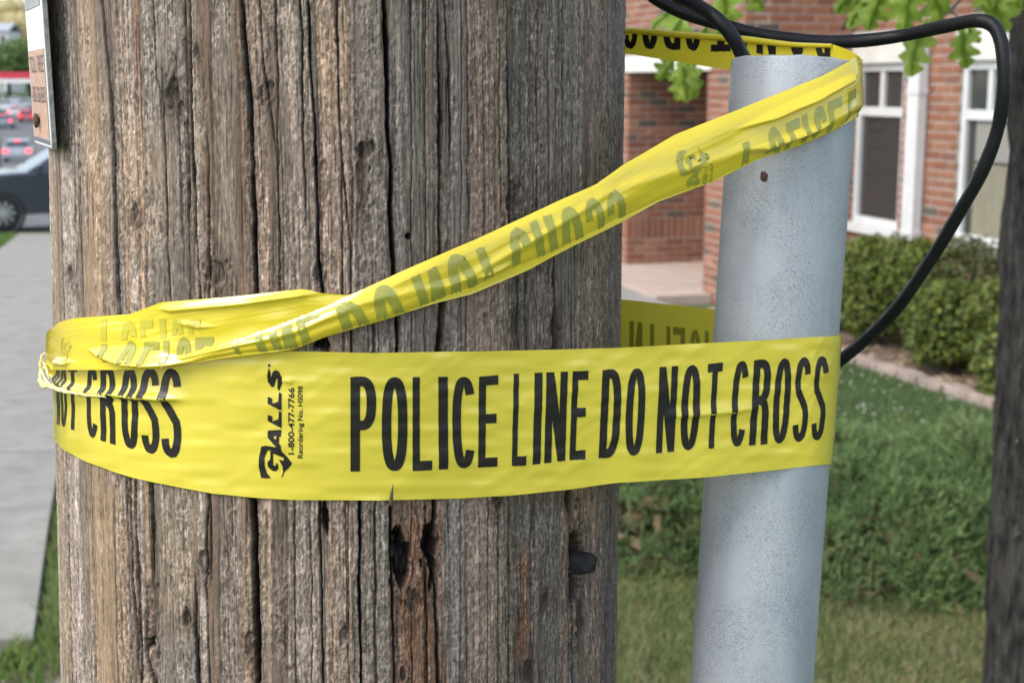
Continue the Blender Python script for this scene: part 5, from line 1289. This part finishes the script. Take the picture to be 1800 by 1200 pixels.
twig([(1640, -120, 2.5), (1690, -20, 2.45), (1668, 20, 2.43), (1640, 40, 2.43)], .004, .0012)
twig([(1668, 18, 2.43), (1690, 36, 2.41)], .0018, .001)
twig([(1640, -120, 2.5), (1400, -110, 2.5), (1250, -40, 2.5), (1205, 60, 2.5), (1200, 98, 2.5)], .005, .0016)
V, F = leaf_cloud([((0, 0, 3.6), (1.6, 1.6, 1.1)), ((.7, .3, 3.0), (1.0, 1.0, .7)), ((-.6, -.3, 3.2), (1.0, 1.0, .7)), ((.2, .8, 3.9), (1.1, 1.1, .9))], 1000, .10, 1.7, .3, .3, 77)
k = (V.reshape(-1, 4, 3)[:, :, 2].min(1) > 2.15-TO2[2]) & (np.abs(V.reshape(-1, 4, 3)[:, :, 0]).min(1) < 9); F = F[k]
tag(tri_soup('crown', V, F, M_oakc, tree), kind='stuff')

# ================================================================== VEHICLES
M_tyre = mat('tyre_rubber', (.02, .02, .021), .85); M_rim = mat('alloy_rim', (.55, .56, .58), .35, .8); M_black = mat('black_trim', (.015, .015, .016), .6)
M_cglass = mat('car_glass', (.03, .035, .04), .05, spec=.9); M_red = mat('red_lamp', (.45, .01, .015), .3)
M_lit = mat('lit_tail_lamp', (.6, .02, .03), .3, Emission_Color=(1, .06, .09, 1), Emission_Strength=1.6); M_head = mat('headlamp', (.7, .72, .75), .15)
def paint(name, c): return mat(name, c, .32, .25, .5, Coat_Weight=.6, Coat_Roughness=.08)
def make_car(name, label, cat, loc, rz, pc, suv=False, lit=False, group=None):
    """front at -x, length along x"""
    L_, W_, Hh = (4.95, 1.95, 1.75) if suv else (4.6, 1.82, 1.47)
    if suv: low = [(.0, .42), (.02, .72), (.10, .98), (.55, 1.08), (1.22, 1.13), (4.80, 1.16), (4.90, .95), (4.95, .55), (4.9, .36), (.15, .30)]; roof = [(1.42, 1.12), (2.36, 1.68), (2.75, 1.75), (4.1, 1.74), (4.45, 1.68), (4.82, 1.15)]
    else: low = [(.0, .38), (.03, .60), (.12, .72), (.7, .84), (1.25, .90), (3.9, .95), (4.5, .93), (4.58, .75), (4.6, .45), (4.5, .28), (.15, .25)]; roof = [(1.2, .89), (2.0, 1.40), (2.4, 1.47), (3.1, 1.46), (3.5, 1.38), (4.05, .94)]
    car = tag(empty(name, tuple(loc), rz=rz), label, cat, group)
    ox = -L_/2
    mb = MB(); ys_ = [(-W_/2, .0), (-W_/2+.05, .06), (-W_/4, .10), (W_/4, .10), (W_/2-.05, .06), (W_/2, .0)]
    # body: profile swept across the width with tucked edges
    n_ = len(low); cx = L_/2
    for y, g in ys_:
        for x, z in low:
            k = 0 if g else .035
            mb.v.append((ox+x+(k if x < cx else -k)*2, y, z+(g*.35 if z > .6 else 0)-(.02 if g == 0 and z > .6 else 0)))
    m_ = len(ys_)
    for j in range(m_-1):
        for i in range(n_): mb.f.append((j*n_+i, j*n_+(i+1) % n_, (j+1)*n_+(i+1) % n_, (j+1)*n_+i)); mb.mi.append(0)
    mb.f.append(tuple(range(n_))); mb.f.append(tuple((m_-1)*n_+i for i in range(n_))[::-1]); mb.mi += [0, 0]
    mb.build('body', pc, car, bevel=.012, smooth=False)
    g = MB(); t0 = W_/2-.10; t1 = W_/2-.27; nr = len(roof); zt_ = max(z for _, z in roof); zb_ = roof[0][1]
    for sgn in (-1, 1):
        for x, z in roof: yy = t0+(t1-t0)*(z-zb_)/(zt_-zb_); g.v.append((ox+x, sgn*yy, z))
    for i in range(nr-1): g.f.append((i, i+1, nr+i+1, nr+i)); g.mi.append(0)
    g.f.append(tuple(range(nr))); g.f.append(tuple(range(nr, 2*nr))[::-1]); g.mi += [0, 0]
    cab = g.build('cabin', pc, car)
    # glass set proud of the cabin
    def quad(name, pts, m, par=car, th=.006, nrm=None):
        p = [Vector(q) for q in pts]; nn = (p[1]-p[0]).cross(p[2]-p[0]).normalized()
        if nrm is not None and nn.dot(Vector(nrm)) < 0: nn = -nn
        return MB().prism([q+nn*.002 for q in p], nn*th).build(name, m, par)
    def side(x, z, sgn): return (ox+x, sgn*(t0+(t1-t0)*(z-zb_)/(zt_-zb_)), z)
    (xa, za), (xb, zb2) = roof[0], roof[1]; lerp = lambda a, b, t: a+(b-a)*t
    pa = lambda t, e: [(ox+lerp(xa, xb, t), s*(lerp(t0, t0+(t1-t0)*(zb2-zb_)/(zt_-zb_), t)-e), lerp(za, zb2, t)) for s in (-1, 1)]
    a_, b_ = pa(.06, .06); c_, d_ = pa(.95, .06); quad('windscreen', [a_, b_, d_, c_], M_cglass, nrm=(-1, 0, .6))
    (xe, ze), (xf, zf_) = roof[-2], roof[-1]
    pb = lambda t, e: [(ox+lerp(xe, xf, t), s*(lerp(t0+(t1-t0)*(ze-zb_)/(zt_-zb_), t0, t)-e), lerp(ze, zf_, t)) for s in (-1, 1)]
    a_, b_ = pb(.10, .06); c_, d_ = pb(.85, .06); quad('rear_window', [a_, b_, d_, c_], M_cglass, nrm=(1, 0, .6))
    for s in (-1, 1):
        zl, zh = zb_+.06, zt_-.10; xm = ox*0+(2.75 if suv else 2.5); xs0 = xa+(zl-za)/(zb2-za)*(xb-xa)+.12; xs1 = xb+.02
        quad('side_window', [side(xs0, zl, s), side(xm-.04, zl, s), side(xm-.04, zh, s), side(xs1+.1, zh, s)], M_cglass, nrm=(0, s, 0))
        quad('side_window', [side(xm+.04, zl, s), side(xf-.35, zl, s), side(xe-.05, zh, s), side(xm+.04, zh, s)], M_cglass, nrm=(0, s, 0))
        MB().box((ox+xs0+.05, s*(W_/2+.06), zl+.06), (.12, .20, .14)).build('mirror', pc, car, bevel=.02)
        MB().box((ox+xm-.18, s*(W_/2+.008), zb_-.14), (.18, .03, .03)).build('handle', pc, car)
        MB().box((ox+(.10 if suv else .13), s*(W_/2-.27), .82 if suv else .64), (.22, .36, .13)).build('headlight', M_head, car, bevel=.02)
        MB().box((ox+L_-(.06 if suv else .05), s*(W_/2-.22), .95 if suv else .78), (.10, .34, .20 if lit else .14)).build('tail_light', M_lit if lit else M_red, car, bevel=.02)
    if lit: MB().box((ox+xe+.02, 0, ze-.02), (.05, .40, .09)).build('brake_light', M_lit, car)
    MB().box((ox+.0, 0, .45), (.10, W_*.55, .18)).build('grille', M_black, car, bevel=.02)
    MB().box((ox+L_-.0, 0, .68), (.03, .5, .13)).build('number_plate', mat('plate_white', (.6, .6, .6), .5) if 'plate_white' not in bpy.data.materials else bpy.data.materials['plate_white'], car)
    wr = .36 if suv else .32; wx = (.95, 3.85) if suv else (.85, 3.6)
    for x in wx:
        for s in (-1, 1):
            def ringm(prof, nn=28):
                m = MB(); 
                for i in range(nn):
                    a = 2*math.pi*i/nn
                    for r_, y in prof: m.v.append((ox+x+math.cos(a)*r_, s*y, wr+math.sin(a)*r_))
                k = len(prof)
                for i in range(nn):
                    for j in range(k-1): m.f.append((i*k+j, i*k+j+1, ((i+1) % nn)*k+j+1, ((i+1) % nn)*k+j)); m.mi.append(0)
                return m
            yo = W_/2+.005
            wh = ringm([(wr*.66, yo-.02), (wr*.70, yo+.002), (wr*.93, yo), (wr, yo-.04), (wr, yo-.2), (wr*.7, yo-.22)]).build('wheel', M_tyre, car, smooth=True)
            rm = ringm([(wr*.67, yo-.01), (wr*.62, yo-.004), (wr*.60, yo-.06), (.02, yo-.075)])
            rm.build('rim', M_black, wh, smooth=True)
            sp = MB()
            for q in range(10):
                a = 2*math.pi*q/10; M = Matrix.Rotation(-a*1, 3, 'Y'); cpt = Vector((ox+x+math.cos(a)*wr*.34, s*(yo-.022), wr+math.sin(a)*wr*.34)); sp.box(cpt, (wr*.62, .035, wr*.115), M)
            sp.box((ox+x, s*(yo-.02), wr), (.12, .05, .12)); sp.build('spoke', M_rim, wh)
            ringm([(wr*1.03, yo-.03), (wr*1.05, yo+.012), (wr*1.22, yo+.006), (wr*1.25, yo-.05)]).build('wheel_arch', M_black if suv else pc, car, smooth=True)
    return car
ps = gpt(6, 408); wx0 = -4.95/2+.95
hd = math.atan2(SN[1], SN[0])+R(11)
front = np.array((ps[0], ps[1]))            # contact point of the near front wheel
u_ = np.array((math.cos(hd), math.sin(hd))); v_ = np.array((-u_[1], u_[0]))
cc_ = front-u_*wx0+v_*(1.95/2-.1)
make_car('parked_suv', 'dark grey SUV crossing the sidewalk end, front wheel and bonnet showing left of the pole', 'SUV', (cc_[0], cc_[1], ps[2]+.02), hd, paint('grey_metallic', (.045, .05, .07)), suv=True)
def far_car(px, py, Y, pc, label, lit, suv=False, rot=0):
    p = at(px, py, Y); zg = gz(p[0], Y); make_car('car', label, 'car', (p[0], Y, max(zg, -9)+.02), math.atan2(SU[1], SU[0])+math.pi+rot, pc, suv=suv, lit=lit, group='cars far down the street')
p_w, p_s, p_r, p_b = paint('white_paint_car', (.6, .62, .64)), paint('silver_paint', (.35, .38, .42)), paint('red_paint', (.35, .02, .03)), paint('blue_grey_paint', (.16, .2, .26))
far_car(34, 268, 92, p_s, 'silver car braking with red lamps lit, nearest on the street', True)
far_car(8, 205, 150, p_b, 'blue-grey car with lit red lamps at the left edge of the street', True)
far_car(48, 196, 165, p_r, 'red car beside the post edge far down the street', True)
far_car(28, 190, 180, p_w, 'white car between the red car and the blue-grey car', True)
far_car(12, 178, 200, p_w, 'white van-like car behind the blue-grey car', False, True)
far_car(44, 176, 215, p_s, 'pale silver car queueing under the red canopy', False, True)
far_car(26, 168, 240, p_w, 'farthest white car in the queue down the street', False)

# ================================================================== FAR BACKGROUND
M_cred = mat('canopy_red', (.55, .03, .06), .5); M_cwht = mat('canopy_white', (.75, .72, .74), .5)
pc_ = at(20, 140, 290); can = tag(empty('station_canopy', (pc_[0]-6, 290, gz(pc_[0], 290))), 'flat red and white canopy far down the street', 'canopy')
zc_ = EYE+(150-140)/FPX*290-gz(pc_[0], 290)
MB().box((0, 0, zc_-.35), (26, 9, .75)).build('fascia', M_cwht, can); MB().box((0, 0, zc_+.75), (26.1, 9.1, 1.25)).build('red_band', M_cred, can)
for sx_ in (-11, -3.5, 4, 11): MB().box((sx_, 0, (zc_-.7)/2), (.4, .4, zc_-.7)).build('post', M_cwht, can)
M_far = foliage_mat('far_foliage', [(.08, .15, .05), (.12, .20, .07), (.15, .22, .09), (.10, .15, .08)], .8, .3)
M_pale = foliage_mat('pale_spring_foliage', [(.62, .56, .38), (.70, .64, .46), (.50, .45, .30)], .8, .4)
def tree_far(px, py, Y, hgt, rad_, m, label, k, n=2600, dens=.35):
    x = at(px, py, Y)[0]; zg = float(gz(x, Y)); t = tag(empty('broadleaf_tree', (x, Y, zg)), label, 'tree', 'trees far down the street')
    MB().tube([(0, 0, -.2), (.1, 0, hgt*.4), (.0, .1, hgt*.8)], [rad_*.07, rad_*.05, rad_*.015], 8).build('trunk', M_bark, t)
    lumps = [((0, 0, hgt*.62), (rad_, rad_, hgt*.36))]
    for q in range(8):
        a = random.uniform(0, 6.28); lumps.append(((math.cos(a)*rad_*.6, math.sin(a)*rad_*.6, hgt*random.uniform(.4, .85)), (rad_*.45, rad_*.45, rad_*.42)))
    V, F = leaf_cloud(lumps, n, rad_*.10, 1.4, dens, .4, 500+k); tri_soup('crown', V, F, m, t)
tree_far(12, 100, 330, 12, 7.5, M_far, 'rounded green tree behind the red canopy at the left edge', 0)
tree_far(50, 105, 335, 12.5, 6.5, M_far, 'brighter green tree behind the red canopy beside the sign', 1)
tree_far(-40, 100, 340, 13, 8, M_far, 'green tree behind the canopy out at the far left', 2)
tree_far(95, 100, 340, 13, 7, M_far, 'green tree behind the canopy hidden by the wooden pole', 3)
tree_far(45, 60, 420, 23, 9, M_pale, 'tall pale spring tree standing above the green ones', 4, 3200, .1)
tree_far(5, 40, 460, 29, 11, M_pale, 'tall pale spring tree at the top left corner', 5, 3200, .1)
tree_far(-45, 40, 460, 24, 10, M_pale, 'tall pale spring tree beyond the left edge', 6, 1300, .1)
x_ = at(2, 52, 400)[0]; zg = float(gz(x_, 400)); hs = tag(empty('far_house', (x_, 400, zg)), 'pale far house with a grey roof between the trees', 'house')
hh = EYE+(150-60)/FPX*400-zg
MB().box((0, 0, hh/2), (7, 10, hh)).build('wall', mat('pale_siding', (.6, .6, .58), .8), hs)
MB().prism([(-4, -5.6, hh), (4, -5.6, hh), (4, 0, hh+2.2), (-4, 0, hh+2.2)], (0, 0, .2)).build('roof', mat('grey_shingles', (.35, .38, .42), .8), hs)
MB().prism([(-4, 5.6, hh), (4, 5.6, hh), (4, 0, hh+2.2), (-4, 0, hh+2.2)], (0, 0, .2)).build('roof', bpy.data.materials['grey_shingles'], hs)
for sx_ in (-2, 2): MB().box((sx_, -5.03, hh-2), (1.4, .08, 1.6)).build('window', M_cglass, hs)
pp = at(0, 308, 38); pw = at(0, 236, 38); wp_ = tag(MB().tube([(0, 0, pp[2]-.7), (0, 0, pw[2]-.06), (0, 0, pw[2])], [.075, .07, .05], 10).build('wooden_post', noisy('post_wood', [(.3, (.16, .10, .06)), (.7, (.26, .18, .11))], 12, .9, 4, .4, .004, (1, 1, .1))), 'short brown wooden post at the far left above the SUV bonnet', 'post')
wp_.location = (pp[0]-.02, 38, 0)
